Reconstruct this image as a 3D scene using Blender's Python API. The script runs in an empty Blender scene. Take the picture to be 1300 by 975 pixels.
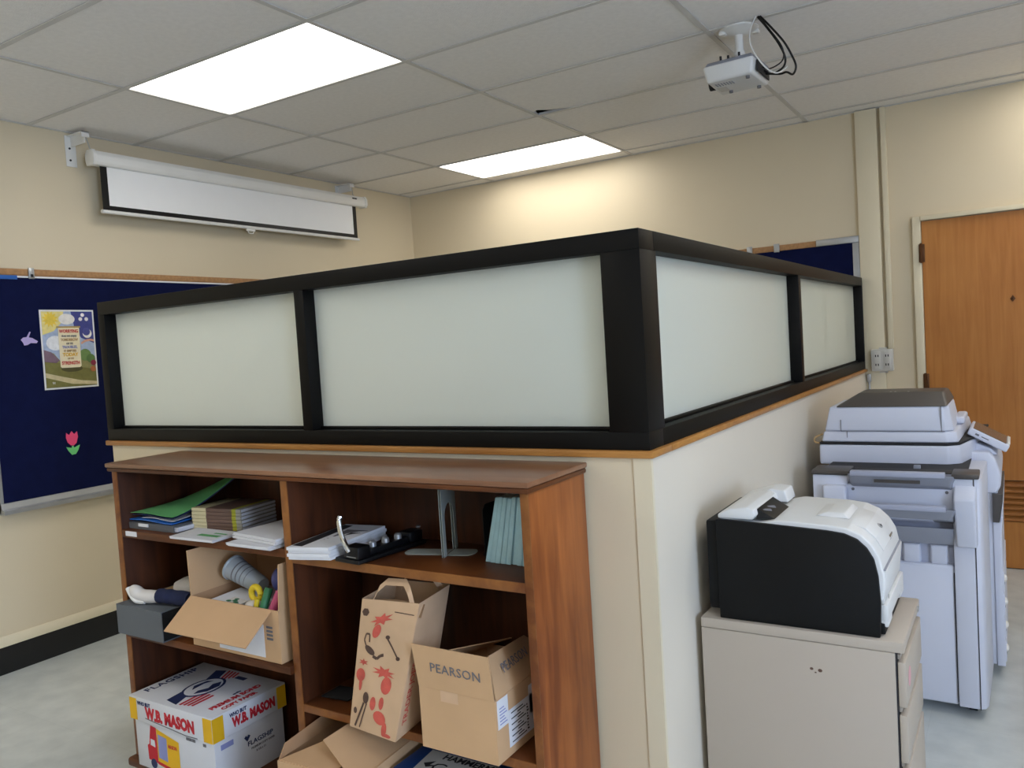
import bpy, bmesh, math, random
from mathutils import Matrix, Vector
random.seed(7)
S = bpy.context.scene
COL = S.collection
PI = math.pi

# ------------------------------------------------------------------ camera
cam_d = bpy.data.cameras.new('camera'); cam = bpy.data.objects.new('camera', cam_d); COL.objects.link(cam)
_r = Vector((0.84679611, 0.52827486, -0.06214516)); _u = Vector((0.02594056, 0.07567954, 0.99679471)); _f = Vector((-0.53128471, 0.84569396, -0.0503814))
_m = Matrix((_r, _u, -_f)).transposed().to_4x4(); _m.translation = (0, 0, 1.531)
cam.matrix_world = _m
cam_d.sensor_width = 36; cam_d.lens = 1021.96 / 1300 * 36; cam_d.clip_start = 0.05
S.camera = cam

# ------------------------------------------------------------------ world, lights, exposure
LAMP = 4.2           # troffer diffuser emission
W = bpy.data.worlds.new('world'); S.world = W; W.use_nodes = True
_bg = W.node_tree.nodes['Background']; _bg.inputs[0].default_value = (0.62, 0.76, 1.0, 1); _bg.inputs[1].default_value = 1.0
def window_daylight():
    d = bpy.data.lights.new('window_daylight', 'AREA'); d.shape = 'RECTANGLE'; d.size = 3.6; d.size_y = 1.45
    d.energy = 250; d.color = (0.54, 0.70, 1.0)
    o = bpy.data.objects.new('window_daylight', d); COL.objects.link(o)
    o.matrix_world = Matrix.Translation((3.26, -.5, 1.70)) @ Matrix.Rotation(PI/2, 4, 'Y')
window_daylight()
S.view_settings.view_transform = 'Standard'; S.view_settings.look = 'None'
S.view_settings.gamma = 1; S.view_settings.use_curve_mapping = False
S.view_settings.exposure = 0.60

# ------------------------------------------------------------------ materials
def lin(h):
    h = h.lstrip('#'); v = [int(h[i:i+2], 16)/255 for i in (0, 2, 4)]
    return tuple(c/12.92 if c <= .04045 else ((c+.055)/1.055)**2.4 for c in v) + (1,)
def newmat(name):
    m = bpy.data.materials.new(name); m.use_nodes = True
    return m, m.node_tree, m.node_tree.nodes['Principled BSDF']
def mat(name, col, rough=.5, metal=0., var=.06, scale=6., bump=0., bscale=120., coat=0., spec=.5, stretch=(1, 1, 1)):
    m, t, p = newmat(name); c = lin(col); N, L = t.nodes.new, t.links.new
    p.inputs['Roughness'].default_value = rough; p.inputs['Metallic'].default_value = metal
    p.inputs['Coat Weight'].default_value = coat; p.inputs['Specular IOR Level'].default_value = spec
    tc = N('ShaderNodeTexCoord'); mp = N('ShaderNodeMapping'); mp.inputs['Scale'].default_value = stretch
    L(tc.outputs['Object'], mp.inputs[0])
    n = N('ShaderNodeTexNoise'); n.inputs['Scale'].default_value = scale; n.inputs['Detail'].default_value = 4
    L(mp.outputs[0], n.inputs['Vector'])
    r = N('ShaderNodeValToRGB'); a, b = 1-var, 1+var
    r.color_ramp.elements[0].position = .3; r.color_ramp.elements[1].position = .7
    r.color_ramp.elements[0].color = (c[0]*a, c[1]*a, c[2]*a, 1); r.color_ramp.elements[1].color = tuple(min(1, x*b) for x in c[:3]) + (1,)
    L(n.outputs['Fac'], r.inputs[0]); L(r.outputs[0], p.inputs['Base Color'])
    if bump:
        n2 = N('ShaderNodeTexNoise'); n2.inputs['Scale'].default_value = bscale; L(mp.outputs[0], n2.inputs['Vector'])
        bp = N('ShaderNodeBump'); bp.inputs['Strength'].default_value = bump; bp.inputs['Distance'].default_value = .004
        L(n2.outputs['Fac'], bp.inputs['Height']); L(bp.outputs[0], p.inputs['Normal'])
    return m
def wood(name, c1, c2, stretch, rough=.4, coat=.15, scale=5.):
    m, t, p = newmat(name); N, L = t.nodes.new, t.links.new
    p.inputs['Roughness'].default_value = rough; p.inputs['Specular IOR Level'].default_value = .3; p.inputs['Coat Weight'].default_value = coat; p.inputs['Coat Roughness'].default_value = .3
    tc = N('ShaderNodeTexCoord'); mp = N('ShaderNodeMapping'); mp.inputs['Scale'].default_value = stretch; L(tc.outputs['Object'], mp.inputs[0])
    n = N('ShaderNodeTexNoise'); n.inputs['Scale'].default_value = scale; n.inputs['Detail'].default_value = 6; n.inputs['Distortion'].default_value = .6
    L(mp.outputs[0], n.inputs['Vector'])
    n3 = N('ShaderNodeTexNoise'); n3.inputs['Scale'].default_value = 2.2; n3.inputs['Detail'].default_value = 3; L(tc.outputs['Object'], n3.inputs['Vector'])
    mx = N('ShaderNodeMath'); mx.operation = 'MULTIPLY_ADD'; mx.inputs[1].default_value = .55; L(n.outputs['Fac'], mx.inputs[0])
    ms = N('ShaderNodeMath'); ms.operation = 'MULTIPLY'; ms.inputs[1].default_value = .45; L(n3.outputs['Fac'], ms.inputs[0]); L(ms.outputs[0], mx.inputs[2])
    r = N('ShaderNodeValToRGB'); r.color_ramp.elements[0].position = .34; r.color_ramp.elements[1].position = .66
    r.color_ramp.elements[0].color = lin(c1); r.color_ramp.elements[1].color = lin(c2)
    L(mx.outputs[0], r.inputs[0]); L(r.outputs[0], p.inputs['Base Color'])
    bp = N('ShaderNodeBump'); bp.inputs['Strength'].default_value = .06; L(n.outputs['Fac'], bp.inputs['Height']); L(bp.outputs[0], p.inputs['Normal'])
    return m
def frosted():
    m, t, p = newmat('frosted_glass'); N, L = t.nodes.new, t.links.new
    p.inputs['Base Color'].default_value = lin('ecefe9'); p.inputs['Roughness'].default_value = .04; p.inputs['Specular IOR Level'].default_value = .5
    tr = N('ShaderNodeBsdfTranslucent'); tr.inputs[0].default_value = lin('fafdf6')
    mx = N('ShaderNodeMixShader'); mx.inputs[0].default_value = .60
    L(p.outputs[0], mx.inputs[1]); L(tr.outputs[0], mx.inputs[2]); L(mx.outputs[0], t.nodes['Material Output'].inputs[0])
    return m
def emit(name, col, st):
    m, t, p = newmat(name); p.inputs['Base Color'].default_value = lin('ffffff')
    p.inputs['Emission Color'].default_value = col; p.inputs['Emission Strength'].default_value = st
    return m
def tilefloor():
    m, t, p = newmat('vinyl_floor'); N, L = t.nodes.new, t.links.new
    p.inputs['Roughness'].default_value = .28
    tc = N('ShaderNodeTexCoord'); n = N('ShaderNodeTexNoise'); n.inputs['Scale'].default_value = 9; n.inputs['Detail'].default_value = 8; L(tc.outputs['Object'], n.inputs['Vector'])
    b = N('ShaderNodeTexBrick'); b.offset = 0; b.inputs['Scale'].default_value = 1; b.inputs['Brick Width'].default_value = .305; b.inputs['Row Height'].default_value = .305
    b.inputs['Mortar Size'].default_value = .0012; b.inputs['Color1'].default_value = (1, 1, 1, 1); b.inputs['Color2'].default_value = (.96, .96, .96, 1); b.inputs['Mortar'].default_value = (.9, .9, .9, 1)
    L(tc.outputs['Object'], b.inputs['Vector'])
    r = N('ShaderNodeValToRGB'); r.color_ramp.elements[0].position = .3; r.color_ramp.elements[1].position = .7
    r.color_ramp.elements[0].color = lin('bfc5c4'); r.color_ramp.elements[1].color = lin('d2d7d5'); L(n.outputs['Fac'], r.inputs[0])
    mm = N('ShaderNodeMix'); mm.data_type = 'RGBA'; mm.blend_type = 'MULTIPLY'; mm.inputs['Factor'].default_value = 1
    L(r.outputs[0], mm.inputs['A']); L(b.outputs['Color'], mm.inputs['B']); L(mm.outputs['Result'], p.inputs['Base Color'])
    return m
def bands(name, stops):                      # flat print of coloured stripes along local x (a book cover)
    m, t, p = newmat(name); N, L = t.nodes.new, t.links.new
    tc = N('ShaderNodeTexCoord'); sx = N('ShaderNodeSeparateXYZ'); L(tc.outputs['Generated'], sx.inputs[0])
    r = N('ShaderNodeValToRGB'); r.color_ramp.interpolation = 'CONSTANT'
    for i, (pos, c) in enumerate(stops):
        e = r.color_ramp.elements[i] if i < 2 else r.color_ramp.elements.new(pos)
        e.position = pos; e.color = lin(c)
    L(sx.outputs[0], r.inputs[0]); L(r.outputs[0], p.inputs['Base Color']); p.inputs['Roughness'].default_value = .6
    return m
M = dict(
    wall=mat('cream_wall_paint', 'd9caac', .55, var=.02, scale=1.5, bump=.05, bscale=60),
    walldaylit=mat('daylit_wall_paint', 'dcd3c2', .55, var=.02, scale=1.5, bump=.05, bscale=60),  # cream paint whitened: daylight on the right half wall is put into its colour
    trimpaint=mat('cream_gloss_paint', 'ddd1b4', .4, var=.02, scale=2),
    tile=mat('mineral_tile', 'efece8', .9, var=.03, scale=40, bump=.35, bscale=150),
    tbar=mat('grid_bar_paint', 'cfccc7', .6, var=.03),
    deck=mat('plenum_deck', '1a1918', .9),
    floor=tilefloor(),
    cove=mat('black_rubber_base', '0d0d0e', .45, var=.1),
    oak=wood('oak_ledge', '96602c', 'bd8644', (1, 6, 20), .4, .2, 4),
    frame=mat('black_frame', '070605', .5, var=.08, scale=3, spec=.2),
    glass=frosted(),
    case=wood('walnut_stain_shaded', '381a0a', '6e3d1a', (1.2, 1.2, 9), .45, .06, 4),  # stained wood darkened: shade of the shelves is put into the colour
    caseshade=wood('walnut_upright_shaded', '2c1408', '542c14', (9, 9, 1.0), .5, .04, 3),  # same wood, darker still: shade inside the bookcase painted into its colour
    caselit=wood('walnut_outer_lit', '6e3716', 'a8622f', (9, 9, 1.0), .45, .06, 3),  # same wood, brighter: light on the outer right panel painted into its colour
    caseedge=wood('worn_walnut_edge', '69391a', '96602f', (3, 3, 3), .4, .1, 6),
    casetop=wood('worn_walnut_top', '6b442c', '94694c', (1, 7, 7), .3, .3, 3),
    door=wood('oak_door', 'a4652a', 'bf8040', (10, 10, .7), .38, .2, 3),
    doorvent=wood('oak_vent', '8f5624', 'a86d33', (1, 10, 10), .45, .1, 3),
    alu=mat('aluminium', 'b4b6b8', .38, .75, var=.06, scale=12, stretch=(1, 1, 1)),
    chrome=mat('chrome', 'd8d8d6', .14, 1, var=.02),
    cork=mat('cork_strip', 'ab8055', .85, var=.15, scale=60),
    navy=mat('navy_felt', '10163a', .95, var=.12, scale=14, bump=.3, bscale=300, spec=.1),
    white=mat('white_enamel', 'e6e4de', .4, var=.02),
    screenw=mat('matte_screen_white', 'f3f2f0', .85, var=.01),
    black=mat('black_plastic', '08080a', .42, var=.1, spec=.35),
    softblack=mat('black_cloth', '0b0b0d', .95, var=.15),
    paper=mat('white_paper', 'e2e2e4', .75, var=.02, scale=20),
    paperedge=mat('paper_edges', 'd4d5dc', .8, var=.08, scale=150, stretch=(.1, .1, 6)),
    ink=mat('black_ink', '1c1b1e', .7), inkg=mat('grey_ink', '6d6c70', .7),
    card=mat('corrugated_card', 'cda67c', .8, var=.05, scale=5, bump=.1, bscale=40),
    cardin=mat('card_inner', 'b48c66', .85, var=.05, scale=5),
    kraft=mat('kraft_paper', 'd0ad89', .85, var=.07, scale=9, bump=.25, bscale=18),
    kraftin=mat('kraft_inner', '8d7052', .9, var=.07),
    red=mat('red_ink', 'c2202e', .65), bagred=mat('bag_red_ink', 'cb5a4b', .8, var=.2, scale=25), bagbrown=mat('bag_brown_ink', '5b4438', .8, var=.15, scale=25),
    bluei=mat('navy_ink', '1d2a55', .65), yellow=mat('yellow_ink', 'e8b414', .6), lblue=mat('slate_blue_ink', '8d93c4', .7),
    boxw=mat('white_carton', 'd9dade', .6, var=.02),
    hpwhite=mat('printer_white', 'dcdcda', .4, var=.01), hpdark=mat('printer_charcoal', '08090a', .55, var=.08, bump=.1, bscale=400, spec=.25),
    cop=mat('copier_grey_white', 'd0d3e0', .45, var=.012), coptray=mat('copier_tray_grey', '8e919c', .45, var=.03), copdark=mat('copier_umber', '4a4542', .45, var=.04),
    coprec=mat('copier_recess', 'a7abbd', .5, var=.02), lcd=mat('panel_glass', '6b6259', .12, var=.05),
    cab=mat('putty_steel', 'b7ab9c', .42, var=.015, scale=3), cabd=mat('dark_gap', '232226', .7),
    pink=mat('pink_sticker', 'dba3a8', .5),
    teal=mat('teal_card', 'b2dae6', .7, var=.05, scale=30), tealpg=mat('booklet_pages', 'c9d3d0', .8),
    green=mat('green_card', '62a968', .7, var=.04), blue=mat('blue_plastic', '1c5fae', .35, var=.1), dblue=mat('dark_blue_plastic', '12234f', .4, var=.1),
    binder=mat('grey_vinyl', '5a5c60', .5, var=.05), greybox=mat('grey_box_board', '5f6469', .6, var=.04),
    bkend=mat('grey_steel_plate', 'a3a9a1', .45, .2, var=.05),
    reblue=mat('deep_blue_carton', '0f3a78', .45, var=.06),
    bagdark=mat('bag_depth_card', '4a3726', .9),
    cloth=mat('navy_cloth', '1a2140', .95, var=.15, scale=30, bump=.3), bone=mat('off_white_cloth', 'd9d3cb', .8, var=.05),
    tan=mat('tan_envelope', 'b39467', .8, var=.06),
    plast=mat('clear_cup_plastic', 'a9b2b8', .15, var=.08), lilac=mat('lilac_felt', 'b7a7d6', .9), tulip=mat('pink_felt', 'ee4f7c', .9), leaf=mat('mint_felt', '74d07e', .9),
    toyyel=mat('yellow_plastic', 'e3c52c', .4), toygrn=mat('green_plastic', '2f7a4e', .4), toyblu=mat('violet_blue_plastic', '4a4f8f', .35), toypnk=mat('pink_plastic', 'c7507c', .4),
    bronze=mat('bronze', '5a3a22', .4, .7), outlet=mat('outlet_grey', 'c6c3bb', .45),
)
M['card'].diffuse_color = (1, 1, 1, 1)

# ------------------------------------------------------------------ geometry helpers
class B:
    def __init__(s): s.bm = bmesh.new()
    def _add(s, t, X=None):
        if X is not None: bmesh.ops.transform(t, matrix=X, verts=t.verts)
        me = bpy.data.meshes.new('t'); t.to_mesh(me); t.free(); s.bm.from_mesh(me); bpy.data.meshes.remove(me); return s
    def box(s, x0, x1, y0, y1, z0, z1, bev=0., seg=2, X=None):
        t = bmesh.new(); bmesh.ops.create_cube(t, size=1)
        for v in t.verts: v.co = ((x0+x1)/2 + v.co.x*(x1-x0), (y0+y1)/2 + v.co.y*(y1-y0), (z0+z1)/2 + v.co.z*(z1-z0))
        if bev: bmesh.ops.bevel(t, geom=list(t.edges), offset=bev, segments=seg, affect='EDGES', profile=.5, clamp_overlap=True)
        return s._add(t, X)
    def hexa(s, bot, top, bev=0., seg=2, X=None):         # two rings of n points joined into a solid
        t = bmesh.new(); n = len(bot)
        a = [t.verts.new(p) for p in bot]; b = [t.verts.new(p) for p in top]
        t.faces.new(a[::-1]); t.faces.new(b)
        for i in range(n): t.faces.new((a[i], a[(i+1) % n], b[(i+1) % n], b[i]))
        bmesh.ops.recalc_face_normals(t, faces=list(t.faces))
        if bev: bmesh.ops.bevel(t, geom=list(t.edges), offset=bev, segments=seg, affect='EDGES', profile=.5, clamp_overlap=True)
        return s._add(t, X)
    def prism(s, pts, axis, a, b, bev=0., seg=2, X=None):  # 2-D outline pushed along an axis
        f = {'x': lambda p, h: (h, p[0], p[1]), 'y': lambda p, h: (p[0], h, p[1]), 'z': lambda p, h: (p[0], p[1], h)}[axis]
        return s.hexa([f(p, a) for p in pts], [f(p, b) for p in pts], bev, seg, X)
    def lathe(s, prof, n=24, X=None, cap=True):            # (radius, height) profile about z
        t = bmesh.new(); rings = []
        for r, z in prof: rings.append([t.verts.new((r*math.cos(2*PI*i/n), r*math.sin(2*PI*i/n), z)) for i in range(n)])
        for p, q in zip(rings, rings[1:]):
            for i in range(n): t.faces.new((p[i], p[(i+1) % n], q[(i+1) % n], q[i]))
        if cap: t.faces.new(rings[0][::-1]); t.faces.new(rings[-1])
        bmesh.ops.recalc_face_normals(t, faces=list(t.faces))
        return s._add(t, X)
    def cyl(s, p, q, r, n=16, r2=None):
        p, q = Vector(p), Vector(q); d = q-p
        X = Matrix.Translation(p) @ d.to_track_quat('Z', 'Y').to_matrix().to_4x4()
        return s.lathe([(r, 0), (r if r2 is None else r2, d.length)], n, X)
    def tube(s, pts, r, n=8, sub=6):
        P = [Vector(p) for p in pts]; path = []
        for i in range(len(P)-1):
            a, b, c, d = P[max(0, i-1)], P[i], P[i+1], P[min(len(P)-1, i+2)]
            for k in range(sub):
                u = k/sub; path.append(.5*((2*b) + (c-a)*u + (2*a-5*b+4*c-d)*u*u + (3*b-a-3*c+d)*u**3))
        path.append(P[-1]); rr = r if callable(r) else (lambda u: r)
        t = bmesh.new(); rings = []; up = Vector((.31, .17, .93))
        for i, p in enumerate(path):
            d = (path[min(i+1, len(path)-1)]-path[max(i-1, 0)]).normalized()
            e1 = d.cross(up).normalized(); e2 = d.cross(e1); R = rr(i/(len(path)-1))
            rings.append([t.verts.new(p + e1*R*math.cos(2*PI*k/n) + e2*R*math.sin(2*PI*k/n)) for k in range(n)])
        for a, b in zip(rings, rings[1:]):
            for k in range(n): t.faces.new((a[k], a[(k+1) % n], b[(k+1) % n], b[k]))
        t.faces.new(rings[0][::-1]); t.faces.new(rings[-1]); bmesh.ops.recalc_face_normals(t, faces=list(t.faces))
        return s._add(t)
    def sheet(s, fn, nu=8, nv=8, th=.001):                  # fn(u,v) -> point; solid sheet of thickness th along its normals
        t = bmesh.new(); g = [[t.verts.new(fn(i/nu, j/nv)) for j in range(nv+1)] for i in range(nu+1)]
        for i in range(nu):
            for j in range(nv): t.faces.new((g[i][j], g[i+1][j], g[i+1][j+1], g[i][j+1]))
        t.normal_update(); bmesh.ops.solidify(t, geom=list(t.faces), thickness=-th)
        bmesh.ops.recalc_face_normals(t, faces=list(t.faces))
        return s._add(t)
    def quad(s, a, b, c, d, th=.003): 
        a, b, c, d = map(Vector, (a, b, c, d)); return s.sheet(lambda u, v: (a*(1-u)+b*u)*(1-v) + (d*(1-u)+c*u)*v, 3, 3, th)
    def ell(s, c, r, n=16, X=None):
        t = bmesh.new(); bmesh.ops.create_uvsphere(t, u_segments=n, v_segments=max(6, n*2//3), radius=1)
        for v in t.verts: v.co = Vector((v.co.x*r[0], v.co.y*r[1], v.co.z*r[2]))
        return s._add(t, Matrix.Translation(c) @ (X or Matrix()))
    def flat(s, pts, X, th=.0005):                          # flat print on the plane X (local xy), th thick
        return s.hexa([(p[0], p[1], 0) for p in pts], [(p[0], p[1], th) for p in pts], X=X)
    def make(s, name, m, parent=None, sharp=35, **props):
        me = bpy.data.meshes.new(name)
        bmesh.ops.remove_doubles(s.bm, verts=s.bm.verts, dist=1e-6) if False else None
        s.bm.to_mesh(me); s.bm.free()
        me.materials.append(m)
        me.polygons.foreach_set('use_smooth', [True]*len(me.polygons)); me.set_sharp_from_angle(angle=math.radians(sharp))
        o = bpy.data.objects.new(name, me); COL.objects.link(o)
        if parent is not None:
            o.parent = parent
            o.matrix_parent_inverse = parent.matrix_basis.inverted() if parent.type == 'EMPTY' else Matrix()
            if parent.type != 'EMPTY' and parent.parent is None: o.matrix_parent_inverse = parent.matrix_basis.inverted()
        else:                                               # a thing that is one mesh: its origin goes to its base
            vs = [v.co for v in me.vertices]
            c = Vector(((min(v.x for v in vs)+max(v.x for v in vs))/2, (min(v.y for v in vs)+max(v.y for v in vs))/2, min(v.z for v in vs)))
            me.transform(Matrix.Translation(-c)); o.location = c
        for k, v in props.items(): o[k] = v
        return o
def thing(name, label, cat, loc=(0, 0, 0), group=None, kind=None):
    o = bpy.data.objects.new(name, None); COL.objects.link(o); o.location = loc; o.empty_display_size = .05
    return tag(o, label, cat, group, kind)
def tag(o, label, cat, group=None, kind=None):
    o['label'] = label; o['category'] = cat
    if group: o['group'] = group
    if kind: o['kind'] = kind
    return o
def copy_tree(o, loc, label=None):
    c = o.copy(); COL.objects.link(c); c.location = loc
    if label: c['label'] = label
    for ch in list(o.children):
        d = ch.copy(); COL.objects.link(d); d.parent = c
    return c
def frame_at(o, right, up):
    r = Vector(right).normalized(); u = Vector(up).normalized(); n = r.cross(u)
    X = Matrix((r, u, n)).transposed().to_4x4(); X.translation = Vector(o); return X
def text(s, X, size, m, parent, name='lettering', bold=0., sx=1., align='CENTER', spacing=1., th=.0004):
    cu = bpy.data.curves.new('txt', 'FONT'); cu.body = s; cu.size = size; cu.align_x = align; cu.align_y = 'CENTER'
    cu.offset = bold; cu.extrude = th; cu.space_character = spacing; cu.space_line = .8; cu.resolution_u = 2
    o = bpy.data.objects.new('txt', cu); me = bpy.data.meshes.new_from_object(o)
    bpy.data.objects.remove(o); bpy.data.curves.remove(cu)
    me.transform(X @ Matrix.Diagonal((sx, 1, 1, 1))); b = B(); b.bm.from_mesh(me); bpy.data.meshes.remove(me)
    return b.make(name, m, parent)

# ------------------------------------------------------------------ structure
XL, XR, YB, YF, H = -4.44, 3.2, 5.59, -3.2, 2.855
TOP = 3.2
def struct(o, label, cat): return tag(o, label, cat, None, 'structure')
struct(B().box(XL-.1, XR+.1, YF-.1, YB+.1, -.1, 0).make('floor', M['floor']), 'pale grey vinyl tile floor of the office', 'floor')
struct(B().box(XL-.1, XL, YF-.1, YB+.1, 0, TOP).make('wall_left', M['wall']), 'cream painted wall behind the projection screen and navy board', 'wall')
struct(B().box(XL, XR, YB, YB+.1, 0, TOP).make('wall_back', M['wall']), 'cream painted wall that holds the wooden door', 'wall')
struct(B().box(XL, XR, YF-.1, YF, 0, TOP).make('wall_front', M['wall']), 'cream painted wall behind the viewpoint', 'wall')
WY0, WY1, WZ0, WZ1 = -2.3, 1.3, .97, 2.43
struct(B().box(XR, XR+.1, YF-.1, WY0, 0, TOP).box(XR, XR+.1, WY1, YB+.1, 0, TOP).box(XR, XR+.1, WY0, WY1, 0, WZ0).box(XR, XR+.1, WY0, WY1, WZ1, TOP)
       .make('wall_right', M['wall']), 'cream painted wall with the daylight window', 'wall')
w3 = struct(thing('window_3', '', 'window', (XR, (WY0+WY1)/2, WZ0)), 'wide daylight window in the right wall', 'window')
for y in (WY0, WY0+1.2, WY0+2.4, WY1): B().box(XR-.01, XR+.05, y-.03, y+.03, WZ0, WZ1, .004).make('mullion', M['white'], w3)
for z in (WZ0, WZ1): B().box(XR-.01, XR+.05, WY0, WY1, z-.03, z+.03, .004).make('frame_rail', M['white'], w3)

# ceiling: deck, grid bars and lay-in tiles
ceil = struct(B().box(XL, XR, YF, YB, TOP-.02, TOP).make('ceiling', M['deck']), 'grey suspended ceiling of lay-in mineral tiles', 'ceiling')
xs = [XL] + [-2.34+1.2192*k for k in range(-1, 5)] + [XR]
ys = [YF] + [2.371+.6096*j for j in range(-9, 6)] + [YB]
ys = [y for i, y in enumerate(ys) if i == 0 or y > YF]
LIGHTS = {(-3.559, 2.371), (-3.559, 4.809), (-3.559, -.067), (-3.559, -2.506), (.098, 2.371), (.098, 4.809), (.098, -.067), (.098, -2.506)}
shared = {}
def tile(x0, x1, y0, y1):
    key = (round(x1-x0, 3), round(y1-y0, 3))
    if key not in shared:
        w, h = (x1-x0)/2-.004, (y1-y0)/2-.004
        o = B().box(-w, w, -h, h, 0, .014).make('ceiling_tile', M['tile'], ceil); shared[key] = o.data
        o.matrix_parent_inverse = ceil.matrix_basis.inverted()
    else:
        o = bpy.data.objects.new('ceiling_tile', shared[key]); COL.objects.link(o); o.parent = ceil; o.matrix_parent_inverse = ceil.matrix_basis.inverted()
    o.location = ((x0+x1)/2, (y0+y1)/2, H+.001 + random.uniform(0, .0012))
for i in range(len(xs)-1):
    for j in range(len(ys)-1):
        x0, x1, y0, y1 = xs[i], xs[i+1], ys[j], ys[j+1]
        if any(abs(x0-a) < .01 and abs(y0-b) < .01 for a, b in LIGHTS): continue
        if abs(x0+2.34) < .01 and abs(y1-4.2) < .01:          # the tile with its corner broken off
            B().prism([(x0+.004, y0+.004), (x1-.004, y0+.004), (x1-.004, y1-.004), (x0+.21, y1-.004), (x0+.17, y1-.030), (x0+.10, y1-.055), (x0+.05, y1-.10), (x0+.02, y1-.085), (x0+.004, y1-.03)], 'z', H+.001, H+.015).make('ceiling_tile', M['tile'], ceil, label='ceiling tile with a broken corner')
            continue
        tile(x0, x1, y0, y1)
for x in xs[1:-1]: B().box(x-.012, x+.012, YF, YB, H-.004, H).make('grid_bar', M['tbar'], ceil)
for y in ys[1:-1]: B().box(XL, XR, y-.012, y+.012, H-.0045, H-.0004).make('grid_bar', M['tbar'], ceil)
struct(B().box(XL, XL+.016, YF, YB, H-.004, H).box(XL, XR, YB-.016, YB, H-.004, H).make('trim_3', M['tbar']), 'thin grey wall angle edging the ceiling', 'trim')
MLAMP = emit('lamp_diffuser', (1.0, .97, .92, 1), LAMP)
LL = {(-3.559, 2.371): 'long white ceiling light panel nearest the projection screen', (-3.559, 4.809): 'smaller looking white ceiling light panel close to the far wall'}
for (x, y) in sorted(LIGHTS, key=str):
    t = thing('ceiling_light', LL.get((x, y), 'white ceiling light panel outside the picture over the open floor'), 'light', (x+.61, y+.305, H), 'recessed ceiling light panels')
    B().box(x+.014, x+1.205, y+.014, y+.596, H+.001, H+.006).make('diffuser', MLAMP, t)
    f = B()
    f.box(x+.002, x+.014, y+.002, y+.608, H, H+.09).box(x+1.205, x+1.217, y+.002, y+.608, H, H+.09).box(x+.014, x+1.205, y+.002, y+.014, H, H+.09).box(x+.014, x+1.205, y+.596, y+.608, H, H+.09)
    f.box(x+.002, x+1.217, y+.002, y+.608, H+.09, H+.094)
    f.make('housing', M['white'], t)

# baseboard and the ledge above it
struct(B().box(XL, XL+.012, YF, YB, 0, .14, .003).make('baseboard_left', M['cove']), 'tall black rubber baseboard along the left wall', 'baseboard')
struct(B().prism([(XL, .142), (XL+.018, .142), (XL+.018, .172), (XL+.004, .192), (XL, .192)], 'y', YF, YB).make('trim_1', M['trimpaint']), 'cream ledge moulding above the black baseboard', 'trim')
struct(B().box(XL+.02, XR, YB-.012, YB, 0, .14, .003).make('baseboard_back', M['cove']), 'tall black rubber baseboard along the back wall', 'baseboard')

# partition: half walls, oak ledge, black frames with frosted panes
PX, PY, PE = -.818, 1.96, -3.26          # outer faces and left end
LZ = 1.208                               # underside of the ledge
struct(B().box(PE+.02, PX-.121, PY+.004, PY+.12, 0, LZ).box(PX-.121, PX-.05, PY+.004, PY+.0125, 0, LZ).make('wall_partition_front', M['wall']), 'cream half wall behind the bookcase', 'wall')
struct(B().box(PX-.12, PX, PY+.013, YB, 0, LZ).make('wall_partition_right', M['walldaylit']), 'daylight-tinted half wall behind the printer and copier', 'wall')
struct(B().box(PX-.050, PX+.001, PY, PY+.0125, 0, LZ).make('trim_2', M['trimpaint']), 'cream corner guard on the half wall corner', 'trim')
lg = struct(thing('trim_4', '', 'trim', (PX, PY, LZ)), 'thin oak ledge between half wall and black frame', 'trim')
B().box(PE-.006, PX+.012, PY-.012, PY+.13, LZ, LZ+.020, .004).make('ledge_board', M['oak'], lg)
B().box(PX-.13, PX+.012, PY+.131, YB, LZ, LZ+.020, .004).make('ledge_board', M['oak'], lg)
Z0, Z1, Z2, Z3, D = LZ+.020, 1.276, 1.756, 1.809, .10
REC = .052
wf = struct(thing('window_1', '', 'window', (PE, PY, Z0)), 'black framed frosted glazing above the bookcase', 'window')
B().box(PE, PX, PY, PY+D, Z2, Z3, .002).make('top_rail', M['frame'], wf)
B().box(PE, PX, PY, PY+D, Z0, Z1, .002).make('bottom_rail', M['frame'], wf)
B().box(PX-.113, PX, PY, PY+.113, Z1+.0002, Z2-.0002, .001).make('corner_post', M['frame'], wf)
B().box(-2.092, -2.047, PY, PY+D, Z1, Z2, .002).make('post', M['frame'], wf)
B().box(PE, PE+.045, PY, PY+D, Z1, Z2, .002).make('post', M['frame'], wf)
for a, b in ((PE+.045, -2.092), (-2.047, PX-.113)):
    p = B().box(a-.005, b+.005, PY+REC, PY+REC+.008, Z1-.005, Z2+.005).make('pane', M['glass'], wf, label='frosted glass pane')
    B().box(a, b, PY+REC-.014, PY+REC-.001, Z1, Z1+.010, .002).make('glazing_bead', M['frame'], p)
wr = struct(thing('window_2', '', 'window', (PX, YB, Z0)), 'black framed frosted glazing running from corner to back wall', 'window')
B().box(PX-D, PX, PY+D+.0005, YB, Z2, Z3, .002).make('top_rail', M['frame'], wr)
B().box(PX-D, PX, PY+D+.0005, YB, Z0, Z1, .002).make('bottom_rail', M['frame'], wr)
B().box(PX-D, PX, 3.765, 3.81, Z1, Z2, .002).make('post', M['frame'], wr)
B().box(PX-D, PX, 5.53, YB-.002, Z1, Z2, .002).make('post', M['frame'], wr)
for a, b in ((PY+.113, 3.765), (3.81, 5.53)):
    p = B().box(PX-REC-.008, PX-REC, a-.005, b+.005, Z1-.005, Z2+.005).make('pane', M['glass'], wr, label='frosted glass pane')
    B().box(PX-REC+.001, PX-REC+.014, a, b, Z1, Z1+.010, .002).make('glazing_bead', M['frame'], p)

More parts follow.
